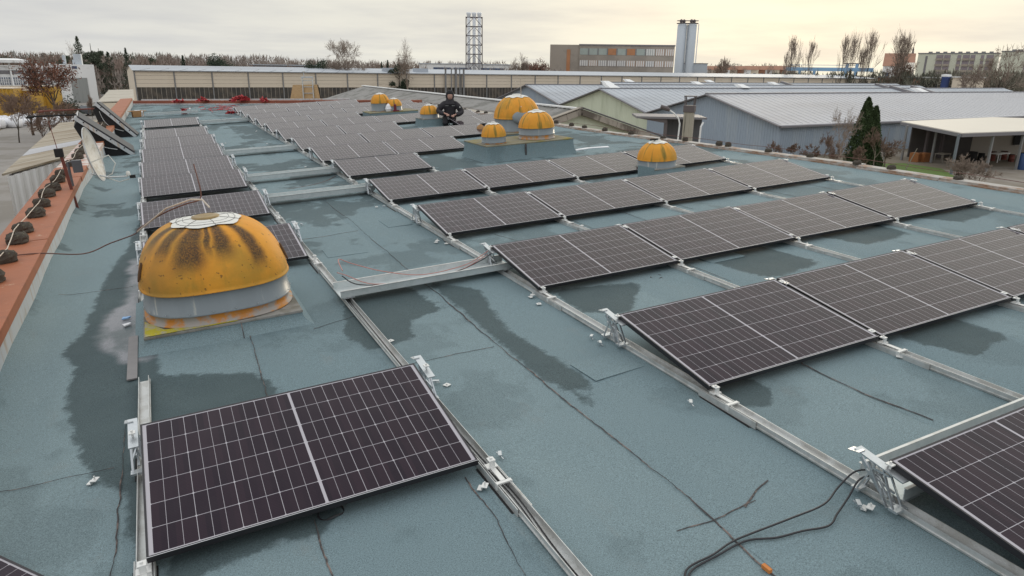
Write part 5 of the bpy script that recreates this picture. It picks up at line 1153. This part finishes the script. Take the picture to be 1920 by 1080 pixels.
# church tower
p = at_d(1706, 130, 480); ct = thing('church_tower', 'small church tower with onion cap and spire between poplars and apartments', 'tower', (p.x, p.y, G)); u = 480/1317.74; z_ = lambda py: zat(1706, py, 480)
m_ = MB(); m_.rbox(-4*u,-4*u,0,4*u,4*u,z_(110)); part('tower_wall', m_, B['white'], ct); m_ = MB(); m_.lathe([(4.6*u,0),(4.8*u,.7),(4.2*u,2.0),(2*u,3.0),(1.3*u,3.6),(1.3*u,5),(.5*u,6.0),(.1*u,10)],12,c=(0,0,z_(110))); part('spire', m_, B['lattice'], ct, True)
# gantry crane
p0, p1 = at_d(1500,130,260), at_d(1606,130,252); rz_, L = frame_of(p0, p1); gc_ = thing('gantry_crane', 'light blue gantry crane half hidden by poplars', 'crane', (p0.x,p0.y,G), rz=rz_); z_ = lambda py: zat(1550, py, 256)
for y_ in (0, 2.5): m_ = MB(); m_.beam((-5,y_,z_(130)),(L+4,y_,z_(130)),.5,1.1); part('main_beam', m_, B['crane'], gc_)
m_ = MB(); m_.beam((-4,1.2,z_(122)),(L,1.2,z_(122)),.15); part('handrail', m_, B['crane'], gc_)
for x_ in (0, 5.0, L - 3, L):
    m_ = MB(); m_.beam((x_-.6,0,0),(x_,0,z_(119 if x_ > 6 else 131)),.6,.7); part('leg', m_, B['crane'], gc_)
m_ = MB(); m_.rbox(L-4.2,-.3,z_(120),L+.3,3,z_(118)); part('trolley', m_, B['trim'], gc_)
# white workshops at the far left
wk = at_d(124, 150, 163); w2k = at_d(180, 150, 164); rz_, L = frame_of(wk, w2k); wh = thing('white_workshop', 'white cube workshop with grey door and flues at far left', 'building', (wk.x, wk.y, G), rz=rz_); z_ = lambda py: zat(150, py, 163)
m_ = MB(); m_.rbox(0,0,0,L,12,z_(121)); part('wall', m_, B['white'], wh); m_ = MB(); m_.rbox(L*.15,-.1,0,L*.70,.05,z_(146)); part('door', m_, mat('pale_door', (.30,.31,.30), .7, 0, .2, 1.5, stretch=(3,1,.2)), wh)
m_ = MB(); m_.rbox(L*.26,-.1,z_(129),L*.42,.05,z_(124)); part('window', m_, B['bluegls'], wh)
for f_, y1, r_ in ((.12,104,.3),(.58,101,.75),(.48,112,.5)): m_ = MB(); m_.tube([(L*f_,2,z_(121)),(L*f_,2,z_(y1))], r_, 10); part('flue', m_, B['silo'], wh)
wk, w2k = at_d(-60, 150, 173), at_d(122, 150, 176); rz_, L = frame_of(wk, w2k); wh = thing('white_workshop', 'long white workshop with slanted piers and gridded windows at the left edge', 'building', (wk.x, wk.y, G), rz=rz_); z_ = lambda py: zat(60, py, 176)
m_ = MB(); m_.rbox(0,0,0,L,14,z_(124)); part('wall', m_, B['white'], wh); m_ = MB(); m_.rbox(0,-.06,z_(139),L,.05,z_(132)); part('window_strip', m_, B['trim'], wh)
for k in range(7):
    x0 = L * (k + .12) / 7; m_ = MB(); m_.rbox(x0,-.08,z_(158),x0 + L*.115,.05,z_(145)); wn_ = part('window', m_, B['bluegls'], wh)
    for j in range(1,4): m_ = MB(); m_.rbox(x0,-.14,z_(145+j*3.3)-.06,x0+L*.115,-.08,z_(145+j*3.3)+.06); part('window_bar', m_, B['white'], wn_)
    for j in range(1,5): m_ = MB(); m_.rbox(x0+L*.023*j-.06,-.15,z_(158),x0+L*.023*j+.06,-.09,z_(145)); part('window_bar', m_, B['white'], wn_)
    m_ = MB(); m_.prism([(x0-L*.02,-1.6,0),(x0-L*.005,-1.6,0),(x0-L*.005,-.1,z_(118)),(x0-L*.02,-.1,z_(118))],(0,.4,0)); part('pier', m_, B['white'], wh)
m_ = MB(); m_.prism([(0,-1.2,z_(118)),(L*.62,-1.2,z_(118)),(L*.6,6,z_(115)),(0,6,z_(115))],(0,0,.5)); part('roof_canopy', m_, B['white'], wh)
# yellow containers and the low wall behind them
for k, (pa, pb, yb, yt, D, lab) in enumerate(((-25,20,196,166,118,'yellow container at the far left edge behind bare bushes'),(22,50,196,170,120,'middle yellow container behind bare bushes'),(52,96,190,162,124,'bright yellow container with ribbed side at the left'),(206,251,142,136,250,'yellow container far behind the hall corner'))):
    a, b = at_d(pa,150,D), at_d(pb,150,D*.99); rz_, L = frame_of(a,b); z0 = 0; Hh = zat((pa+pb)/2, yt, D); o = thing('yellow_container', lab, 'container', (a.x,a.y,G), rz=rz_, group='yellow containers')
    part('side', corr(L, 0, Hh, .5, .12), B['yellow'], o); m_ = MB(); m_.rbox(0,.05,0,L,2.6,Hh); part('body', m_, B['yellow'], o); m_ = MB(); m_.rbox(-.05,-.14,Hh,L+.05,2.65,Hh+.12); part('top_frame', m_, B['beige'], o)
a, b = at_d(-40,150,132), at_d(102,150,128); rz_, L = frame_of(a,b); o = thing('yard_wall', 'beige concrete yard wall above the yellow containers', 'wall', (a.x,a.y,G), rz=rz_)
for k in range(10): m_ = MB(); m_.rbox(L*k/10+.02,0,0,L*(k+1)/10-.02,.2,zat(40,161,130)); part('wall_panel', m_, B['beige'], o)
# shed built against the left side
nr, fr_ = at_x(128,296,-2.15), at_x(186,226,-2.15); nl = at_z(4,330,nr.z-.25); flp = at_z(112,232,fr_.z-.25)
sh = thing('metal_shed', 'shed with stained beige sheet roof and white corrugated end at left', 'shed', (nr.x, nr.y, G)); o0 = Vector((nr.x, nr.y, G))
shm = mat('stained_sheet_roof', (.40,.35,.27), .75, 0, .1, .6, 0, col2=(.27,.21,.14), c2=(.42,.62), c2scale=.9, stretch=(.35,1.4,1))
nst = 9
for k in range(nst):
    f0, f1 = k / nst, (k + 1) / nst - .004; m_ = MB()
    p_ = [nr.lerp(fr_, f0) - o0, nr.lerp(fr_, f1) - o0, nl.lerp(flp, f1) - o0, nl.lerp(flp, f0) - o0]
    m_.prism([tuple(v) for v in p_], (0, 0, .05)); part('roof_sheet', m_, shm if k != 2 else B['roofpale'], sh)
a = nl + Vector((.12,.1,0)); b = nr + Vector((0,.1,0)); rz_, L = frame_of(a, b)
q_ = part('end_wall', corr(L, 0, 0, .22, .035, top=lambda x: (a.z + (b.z - a.z) * x / L) - G - .02), B['white'], sh, loc=tuple(Vector((a.x, a.y, G)) - o0)); q_.rotation_euler = (0, 0, rz_)
a = flp; rz_, L2 = frame_of(nl, flp); q_ = part('long_wall', corr(L2, 0, 0, .4, .04, top=lambda x: (nl.z + (flp.z - nl.z) * x / L2) - G - .02), B['white'], sh, loc=tuple(Vector((nl.x + .1, nl.y, G)) - o0)); q_.rotation_euler = (0, 0, rz_)
n2, f2 = at_x(228,188,-1.9), at_x(245,172,-2.6)
bs = thing('beige_shed', 'farther shed with pale beige roof past the leaning panels', 'shed', (n2.x, n2.y, G)); o0 = Vector((n2.x, n2.y, G)); zR = n2.z - .6
q_ = [at_z(252,190,zR), at_z(183,193,zR), at_z(205,170,zR), at_z(250,169,zR)]
for k in range(4):
    m_ = MB(); f0, f1 = k/4, (k+1)/4-.01; m_.prism([tuple(q_[0].lerp(q_[3],f0)-o0),tuple(q_[0].lerp(q_[3],f1)-o0),tuple(q_[1].lerp(q_[2],f1)-o0),tuple(q_[1].lerp(q_[2],f0)-o0)],(0,0,.1)); part('roof_sheet', m_, mat('pale_beige_sheet', (.45,.41,.34), .8, 0, .08, .6) if k == 0 else bpy.data.materials['pale_beige_sheet'], bs)
m_ = MB(); m_.prism([(v.x-o0.x, v.y-o0.y, 0) for v in q_], (0,0,zR-G-.05)); part('wall', m_, B['beige'], bs)
# bulk bags by the road
r_ = random.Random(3); bm = []
for s in range(3):
    m_ = MB(); m_.lathe([(.3,0),(.62,.08),(.68,.4),(.62,.8),(.35,.98),(.01,1.0)],12,2.8); m_.v = [(x*(1+r_.uniform(-.12,.12)), y*(1+r_.uniform(-.12,.12)), z*(1+r_.uniform(-.08,.08))) for x,y,z in m_.v]; me = m_.mesh('bulk_bag', True); me.materials.append(M['paper']); bm.append(me)
k = 0
for px in range(-20, 132, 9):
    for row in range(2):
        if r_.random() < .15: continue
        k += 1; p = at_z(px + r_.uniform(-3,3), 240 - row * 9 - px * .06 + r_.uniform(-2,2), G); o = link('bulk_bag', bm[k % 3], None, None, (p.x, p.y, G), (0,0,r_.uniform(0,3))); o.scale = (r_.uniform(.8,1.25),)*3
        tag(o, 'white bulk bag in the long heap beside the road at the left', 'bag', 'white bulk bags in a heap by the road')
# parked vehicles (tiny)
def car(px, py, rz, colr, lab, s=1.0):
    p = at_z(px, py, G); o = thing('parked_car', lab, 'car', (p.x, p.y, G), rz=rz)
    m_ = MB(); m_.prism([(-2.1,-.85,.3),(2.1,-.85,.3),(2.1,-.85,.75),(1.3,-.85,.9),(.7,-.85,1.4),(-1.2,-.85,1.42),(-1.9,-.85,.95),(-2.1,-.85,.9)], (0,1.7,0)); part('body', m_, mat('car_paint', colr, .3, .2), o, bevel=.06)
    m_ = MB(); m_.prism([(-1.6,-.87,.95),(1.05,-.87,.95),(.6,-.87,1.33),(-1.15,-.87,1.35)], (0,1.74,0)); part('side_window', m_, M['dark'], o)
    for sx in (-1.3, 1.3):
        for sy in (-.8, .8): m_ = MB(); m_.tube([(sx,sy-.1,.32),(sx,sy+.1,.32)], .32, 12); part('wheel', m_, M['rubber'], o)
car(187,170,.3,(.03,.05,.16),'dark blue car parked right of the white workshop cube'); car(170,216,1.3,(.09,.10,.11),'dark car parked beside the shed at the left'); car(104,180,.5,(.5,.5,.5),'pale car parked right of the yellow containers')
# hut with blue sign, dark roofs, white low roofs, terrace houses
def simple_block(name, label, cat, pa, pb, D, yt, depth, wm, roofm=None, pitch=0, wins=0, wm2=None):
    o, L, H = slab_building(name, label, cat, pa, pb, D, D, yt, depth, wm, 1)
    if pitch: m_ = MB(); m_.prism([(-.3,-.3,H),(-.3,depth/2,H+pitch),(-.3,depth+.3,H)], (L+.6,0,0)); part('roof', m_, roofm, o)
    else: m_ = MB(); m_.rbox(-.3,-.3,H,L+.3,depth+.3,H+.3); part('roof', m_, roofm or B['roofgrey'], o)
    for k in range(wins): m_ = MB(); x0 = L*(k+.3)/wins; m_.rbox(x0,-.06,H*.45,x0+L*.4/wins,.05,H*.75); part('window', m_, wm2 or B['bluegls'], o)
    return o
simple_block('low_building','low dark-roofed building in front of the wood left of the bare trees','building',470,600,230,123,12,B['trim'],B['roofgrey'],0,8)
simple_block('low_building','small blue-and-white hut behind the hall ridge','building',615,634,190,130,5,B['bluegls'],B['white'],0,3,B['white'])
simple_block('low_building','low white roof at far right behind the halls','building',1735,1800,240,147,10,B['beige'],B['white'],0,4)
simple_block('low_building','longer low white roof at far right under the apartments','building',1790,1850,225,146,10,B['beige'],B['white'],0,0)
simple_block('low_building','low red-brown shed at far right behind the halls','building',1650,1730,260,146,8,B['tile'],B['trim'],0,6)
o = simple_block('hip_roof_house','large brown-roofed house behind the poplars','house',1655,1712,360,124,20,B['white'],B['tile'],5.5,3)
simple_block('gable_house','cream gable house left of the apartment block','house',1697,1712,330,132,9,B['roofcream'],B['roofcream'],3,1)
for k in range(12):
    pa = 1316 + k * 13.3; simple_block('terrace_house', f'small red-roofed terraced house on the horizon, {ORD[k+1]} right of the silos', 'house', pa, pa + 12.6, 520 + (k % 3) * 8, 131, 10, (B['white'],B['beige'],B['tile'])[k % 3], B['tile'], 2.6, 1)
p = at_d(1777,130,230); o = thing('blue_silo','short blue and white silo behind the low white roofs','silo',(p.x,p.y,G)); z_ = lambda py: zat(1777,py,230)
m_ = MB(); m_.lathe([(1.0,0),(1.0,z_(146)),(1.2,z_(144))],12,cap_top=True); part('shell', m_, mat('silo_blue', (.06,.10,.28), .5), o, True); m_ = MB(); m_.lathe([(1.2,z_(144)),(1.2,z_(140)),(.3,z_(139))],12,cap_top=True); part('cap', m_, B['white'], o, True)

# ---- trees
def rand_dir(d, spread, r_):
    v = Vector((r_.gauss(0,1), r_.gauss(0,1), r_.gauss(0,1))); v = (v - d * v.dot(d)).normalized(); return (d * math.cos(spread) + v * math.sin(spread)).normalized()
def bare_tree(H, seed, style='broad', depth=5, twig=.035, cone=0):
    r_ = random.Random(seed); tr, cr_ = MB(), MB()
    def branch(p, d, L, rad, lev):
        n = 3; pts = [p.copy()]; dd = d.copy(); q = p.copy(); 
        for i in range(n):
            up = .10 if style == 'broad' else .20
            jt = .03 if (style == 'poplar' and lev == 0) else .10
            dd = (dd + Vector((r_.gauss(0,jt), r_.gauss(0,jt), r_.gauss(0,.06) + up * .35))).normalized(); q = q + dd * L / n; pts.append(q.copy())
        rs = [max(twig, rad * (1 - .55 * i / n)) for i in range(n + 1)]
        (tr if lev <= 1 else cr_).tube(pts, rs, 5 if lev < 2 else 3, cap=False)
        if lev >= depth: return
        nb_ = (4 if lev < 2 else 4) if style == 'broad' else (16 if lev == 0 else (4 if lev < 3 else 3))
        for k in range(nb_):
            if style == 'broad':
                f_ = r_.uniform(.35, 1.0) if lev else r_.uniform(.30, 1); sp_ = r_.uniform(.35, .85); LL = L * r_.uniform(.55, .8)
            else:
                f_ = (.12 + .86 * k / nb_) if lev == 0 else r_.uniform(.3, .95); sp_ = r_.uniform(.26, .46); LL = L * ((1 - f_) * .62 + .13) if lev == 0 else L * r_.uniform(.45,.65)
            i0 = min(n - 1, int(f_ * n)); pt = pts[i0].lerp(pts[i0 + 1], f_ * n - i0); d0 = (pts[i0+1] - pts[i0]).normalized()
            branch(pt, rand_dir(d0, sp_, r_), LL, rs[i0] * (.55 if style == 'broad' else .40), lev + 1)
    if style == 'broad': branch(Vector((0,0,0)), Vector((0,0,1)), H * .42, H * .022, 0)
    else: branch(Vector((0,0,0)), Vector((0,0,1)), H, H * .012, 0)
    zmax = max(v[2] for v in tr.v + cr_.v); k = H / zmax
    for mb in (tr, cr_): mb.v = [(x * k, y * k, z * k) for x, y, z in mb.v]
    return tr, cr_
def clump(n, shape, seed, size=(.25,.5)):          # leaf-size faces through a volume given by shape(t,r_)->point
    r_ = random.Random(seed); m_ = MB()
    for i in range(n):
        p = shape(r_); s = r_.uniform(*size); a = Vector((r_.gauss(0,1), r_.gauss(0,1), r_.gauss(0,1))).normalized(); b = Vector((r_.gauss(0,1), r_.gauss(0,1), r_.gauss(0,1))).normalized()
        m_.add([p - a * s, p + b * s * .7, p + a * s], [(0,1,2)])
    return m_
def tree(name, label, cat, px, pytop, D, kind, seed, barkm, crownm, group=None, wpx=None, twig=None, base_py=None, base_big=False):
    if base_py is not None: p = at_z(px, base_py, G); D = math.hypot(p.x, p.y)
    p = at_d(px, 130, D); H = zat(px, pytop, D); o = thing(name, label, cat, (p.x, p.y, G), group=group, rz=seed)
    tw_ = twig if twig else max(.010, D * .00016); Wd = (wpx or 40) * D / 1317.74
    if kind in ('broad', 'poplar'):
        a, b = bare_tree(H, seed, kind, (6 if base_big else 5) if kind == 'broad' else 4, tw_)
        if wpx:
            cur = max(max(v[0] for v in b.v) - min(v[0] for v in b.v), .1); f_ = Wd / cur
            for mb in (a, b): mb.v = [(x * f_, y * f_, z) for x, y, z in mb.v]
    elif kind == 'conifer':
        a = MB(); a.tube([(0,0,0),(0,0,H*.97)], [H*.018, .03], 6); n = 2200
        def shp(r_):
            z = r_.random() ** 1.35; lay = .75 + .25 * math.sin(z * 46); w_ = (1 - z) ** .85 * lay * 1.5 + .02; t = r_.uniform(0, 6.283); q = r_.random() ** .4
            return Vector((math.cos(t) * q * w_ * Wd / 2, math.sin(t) * q * w_ * Wd / 2, H * (.08 + .92 * z) - q * w_ * .3))
        b = clump(n, shp, seed, (H*.010, H*.026))
    elif kind == 'pine':
        a = MB(); a.tube([(0,0,0),(0,0,H*.95)], [H*.018, .05], 6); rr = random.Random(seed); lobes = [(rr.uniform(-.32,.32)*Wd, rr.uniform(-.32,.32)*Wd, H*rr.uniform(.3,.86), rr.uniform(.16,.28)*Wd) for _ in range(14)]
        for (x,y,z,s) in lobes[:8]: a.tube([(0,0,z*.8),(x,y,z)], [H*.006,.03], 4)
        def shp(r_):
            x,y,z,s = r_.choice(lobes); v = Vector((r_.gauss(0,1),r_.gauss(0,1),r_.gauss(0,1))).normalized() * s * r_.random() ** .4; return Vector((x,y,z)) + Vector((v.x, v.y, v.z*.75))
        b = clump(3200, shp, seed, (H*.012, H*.03))
    elif kind == 'leafy':
        a, b0 = bare_tree(H, seed, 'broad', 4, tw_); cur = max(max(v[0] for v in b0.v) - min(v[0] for v in b0.v), .1); f_ = Wd / cur
        for mb in (a, b0): mb.v = [(x * f_, y * f_, z) for x, y, z in mb.v]
        src = [v for v in b0.v[::3] if v[2] > H * .35]
        def shp(r_): v = Vector(r_.choice(src)); return v + Vector((r_.gauss(0,.5), r_.gauss(0,.5), r_.gauss(0,.4)))
        b = clump(2600, shp, seed, (.12, .30)); part('branches', b0, barkm, o)
    part('trunk', a, barkm, o); part('crown', b, crownm, o); return o
tree('bare_tree','big bare spreading tree left of the orange plinth domes','tree',652,72,150,'broad',23,B['bark'],B['bark'],wpx=84,base_big=True,twig=.014)
tree('bare_tree','bare tree with upswept branches left of the lattice stack','tree',762,68,140,'broad',27,B['bark'],B['bark'],wpx=62,twig=.018)
tree('bare_tree','small bare tree right of the lattice stack','tree',985,97,190,'broad',13,B['bark'],B['bark'],wpx=46)
tree('bare_tree','lone bare tree above the red roofs right of the silos','tree',1355,104,330,'broad',14,B['bark'],B['bark'],wpx=30)
tree('bare_tree','leaning bare tree in front of the right-hand apartment block','tree',1880,72,190,'broad',15,B['bark_dark'],B['bark'],wpx=88)
tree('bare_tree','small bare tree in front of the balconies of the long apartment block','tree',1832,118,180,'broad',16,B['bark_dark'],B['bark'],wpx=48)
tree('bare_tree','bare bushy tree below the crossing poplars','tree',1700,108,240,'broad',17,B['bark_dark'],B['bark_red'],wpx=50)
for k, (px, yt, D, lb) in enumerate(((1482,63,230,'leftmost tall poplar on the skyline'),(1517,66,235,'slim poplar, second from the left'),(1578,58,232,'poplar with a narrow crown, left of a close pair'),(1592,50,228,'taller poplar of the close pair above the blue crane'),
        (1626,51,230,'dense poplar right of the crane'),(1616,86,226,'short young poplar between the taller ones'),(1683,44,222,'tallest poplar, left of the church tower'),(1692,52,224,'poplar just right of the tallest one'),(1474,92,226,'short poplar at the foot of the leftmost tall one'))):
    tree('poplar_tree', lb, 'tree', px, yt, D, 'poplar', 30 + k, B['bark_dark'], B['bark'], group='bare poplars on the right skyline', twig=.035, wpx=(34,30,27,32,40,22,42,34,22)[k])
for k, (px, yt, D, w_, kd, lb) in enumerate(((153,69,190,40,'conifer','thin ragged conifer rising above the white workshop'),(176,76,195,34,'pine','tall grey-green pine right of the ragged conifer'),(190,86,200,28,'pine','lower pine in the dark evergreen group at left'),(206,97,190,38,'conifer','bushy conifer at the right end of the left evergreen group'),
        (240,90,180,26,'conifer','solitary dark pointed spruce above the hall corner'),(122,96,200,22,'pine','rounded evergreen above the white workshop'),(8,100,200,30,'pine','evergreen at the far left edge of the picture'),(345,104,165,26,'conifer','smaller dark evergreen left of the broad one'),(402,95,160,60,'pine','broad very dark evergreen behind the beige hall'),
        (287,98,210,22,'pine','grey-green evergreen in the wood behind the hall'),(596,102,150,42,'pine','olive evergreen left of the big bare tree'),(748,104,146,34,'pine','evergreen at the foot of the upswept bare tree'),(716,116,190,12,'conifer','first of two tiny conifers beyond the hall'),(727,113,190,12,'conifer','second of two tiny conifers beyond the hall'))):
    tree('evergreen_tree', lb, 'tree', px, yt, D, kd, 60 + k, B['bark_dark'], B['pine'] if k in (1,2,5,9,0) else B['conifer'], wpx=w_)
tree('brown_leaved_tree','tree with clinging rust-brown leaves in front of the white workshop','tree',93,100,112,'leafy',81,B['bark_dark'],B['brownleaf'],wpx=78)
tree('brown_leaved_tree','red-brown tree left of the office block','tree',1012,111,180,'leafy',82,B['bark_dark'],B['brownleaf'],wpx=54)
for k, (px, yt, D, w_, lb) in enumerate(((40,168,92,70,'bare brown shrub in front of the yellow containers, left one'),(75,182,88,60,'bare brown shrub in front of the yellow containers, right one'),(10,172,84,66,'bare shrub at the left edge by the white bags'),(108,190,86,40,'bare shrub at the right end of the yellow containers'),(60,200,74,46,'multi-stemmed bare sapling in front of the white bags'),
       (146,74,192,22,'slender bare tree behind the white cube workshop'),(160,176,100,10,'thin bare sapling before the workshop door'))):
    tree('bare_shrub', lb, 'shrub', px, yt, D, 'broad', 90 + k, B['bark_dark'], B['bark_red'], wpx=w_, twig=.014)
tree('bare_tree','fine-twigged bare tree left of the cypress','tree',1598,196,62,'broad',101,B['bark'],B['bark'],wpx=62,twig=.010)
for k, (px, yt, by_, w_, lb) in enumerate(((1470,262,305,24,'dry shrub at the roof edge left of the cypress'),(1510,268,305,30,'reddish dry shrub right of the first one'),(1548,270,308,36,'dry leafy shrub near the blue wall'),(1568,246,308,30,'taller dry shrub touching the cypress'),(1668,236,318,34,'dead twiggy shrub right of the cypress'),(1690,262,316,40,'reddish thicket at the carport corner'),(1600,268,322,30,'pale dry stems in front of the cypress'),(1640,272,324,30,'low dry weeds at the cypress foot'))):
    tree('dry_shrub', lb, 'shrub', px, yt, 60, 'broad', 110 + k, B['bark'], B['bark_red'], wpx=w_, twig=.010, base_py=by_)
for k, (px, yt, by_, w_, lb) in enumerate(((1850,288,356,44,'bare bush in the yard at right'),(1882,296,362,50,'brown-leaved bare bush at the right roof corner'),(1835,300,350,30,'small bare bush left of the yard bush'))):
    tree('bare_shrub', lb, 'shrub', px, yt, 50, 'broad', 130 + k, B['bark'], B['bark'], wpx=w_, twig=.009, base_py=by_)
# cypress
p = at_z(1614, 312, G); D = math.hypot(p.x, p.y); cyp = thing('cypress_tree', 'dense dark green two-pointed cypress by the blue hall wall', 'tree', (p.x, p.y, G), rz=-.9); H = zat(1628, 183, D); u = D / 1317.74
m_ = MB(); m_.tube([(0,0,0),(0,0,H*.8)],[.16,.05],6); part('trunk', m_, B['bark_dark'], cyp)
def shp(r_):
    if r_.random() < .68: z = r_.random() ** 1.1; w_ = (1 - z) ** .72 * 34 * u; cx = -4 * u * z
    else: z = r_.random() ** .8 * .88; w_ = (1 - z / .9) ** .6 * 17 * u; cx = 16 * u - 8 * u * z
    t = r_.uniform(0, 6.283); q = r_.random() ** .22; w_ *= (.86 + .14 * math.sin(t * 5 + z * 19)); return Vector((cx + math.cos(t) * w_ * q, math.sin(t) * w_ * q * .8, H * z))
part('crown', clump(22000, shp, 5, (.05,.17)), B['cypress'], cyp)
# leaning stakes by the carport
for k, (a, b, lb) in enumerate((((1698,318),(1720,278),'pale leaning stake by the carport lawn'),((1655,305),(1668,240),'dark leaning pole right of the cypress'))):
    q0 = at_z(a[0], a[1], G); D = math.hypot(q0.x, q0.y); q1 = at_d(b[0], b[1], D); m_ = MB(); m_.tube([(0,0,0), tuple(q1 - q0)], [.05,.03], 6); solo('stake', m_, B['mull'] if k == 0 else B['post'], lb, 'stake', loc=tuple(q0))
# hedges left
def hedge(px0, px1, py, h, lab, mt, seed, name='hedge'):
    a, b = at_z(px0, py, G), at_z(px1, py, G); rz_, L = frame_of(a, b); o = thing(name, lab, 'hedge', (a.x, a.y, G), rz=rz_)
    def shp(r_): return Vector((r_.uniform(0, L), r_.gauss(0,.8), abs(r_.gauss(0,.45)) * h))
    m_ = MB(); 
    for k in range(12): m_.tube([(L*k/12,0,0),(L*k/12+.2,0,h*.6)],.04,3)
    part('stems', m_, B['bark_dark'], o); part('foliage', clump(1500, shp, seed, (.12,.3)), mt, o)
hedge(112,190,172,2.0,'brown winter hedge below the white workshops',B['brownleaf'],1); hedge(100,162,187,1.6,'lower reddish hedge along the road',B['brownleaf'],2); hedge(128,150,226,2.6,'dark green bush beside the white bags',B['conifer'],3); hedge(185,232,160,2.2,'dark hedge right of the blue car',B['brownleaf'],4); hedge(-30,60,212,1.5,'brown bramble strip behind the white bags',B['brownleaf'],5); hedge(60,128,206,1.2,'second bramble strip beside the road',B['brownleaf'],6)
# far woods
def wood(name, label, px0, px1, D, top, n, mt, seed, jag=.35):
    r_ = random.Random(seed); V = []; 
    m_ = MB()
    for i in range(n):
        px = r_.uniform(px0, px1); d_ = D * r_.uniform(.92, 1.12); p = at_d(px, 130, d_); hh = zat(px, top(px), d_) * r_.uniform(1 - jag, 1.0); cw_ = hh * r_.uniform(.22, .34)
        m_.tube([(p.x,p.y,G),(p.x+r_.gauss(0,.3),p.y,G+hh*.9)], [.22,.05], 3, cap=False)
        con = r_.random() < .12
        for k in range(90):
            t = r_.uniform(0, 6.283); q = r_.random() ** .5; f_ = r_.random(); w_ = cw_ * ((1 - f_) if con else math.sin(math.pi * (.12 + .8 * f_)) ** .7); c_ = Vector((p.x + math.cos(t) * q * w_, p.y + math.sin(t) * q * w_, G + hh * (.22 + .76 * f_)))
            a = Vector((r_.gauss(0,.35), r_.gauss(0,.35), 1)).normalized() * r_.uniform(.5, 1.5); b = Vector((r_.gauss(0,1), r_.gauss(0,1), 0)).normalized() * r_.uniform(.05, .28); m_.add([c_ - a * .5 - b, c_ - a * .4 + b, c_ + a], [(0,1,2)])
    o = link(name, m_, mt); tag(o, label, 'wood', kind='stuff'); return o
wood('far_wood', 'brown winter wood along the left horizon', -80, 560, 330, lambda x: 96 + x * .012, 330, B['wood'], 1)
wood('far_wood', 'grey-green wood behind the brown one at left', -60, 380, 420, lambda x: 95 + x * .012, 190, B['wood2'], 2)
wood('far_wood', 'low brown wood in the middle of the horizon', 540, 1040, 380, lambda x: 110 + (x - 540) * .012, 240, B['wood'], 3)
wood('far_wood', 'thin wood behind the red roofs right of the silos', 1290, 1500, 560, lambda x: 118, 120, B['wood'], 4)
wood('far_wood', 'olive scrub behind the halls below the poplars', 1440, 1930, 250, lambda x: 132, 230, B['wood2'], 5)
wood('far_wood', 'brown shrub belt just behind the long hall', 380, 1060, 190, lambda x: 124 + (x-380)*.008, 170, B['wood'], 6, .25)
wood('far_wood', 'brown shrub belt behind the left workshops', 180, 420, 200, lambda x: 112, 90, B['wood'], 7, .3)
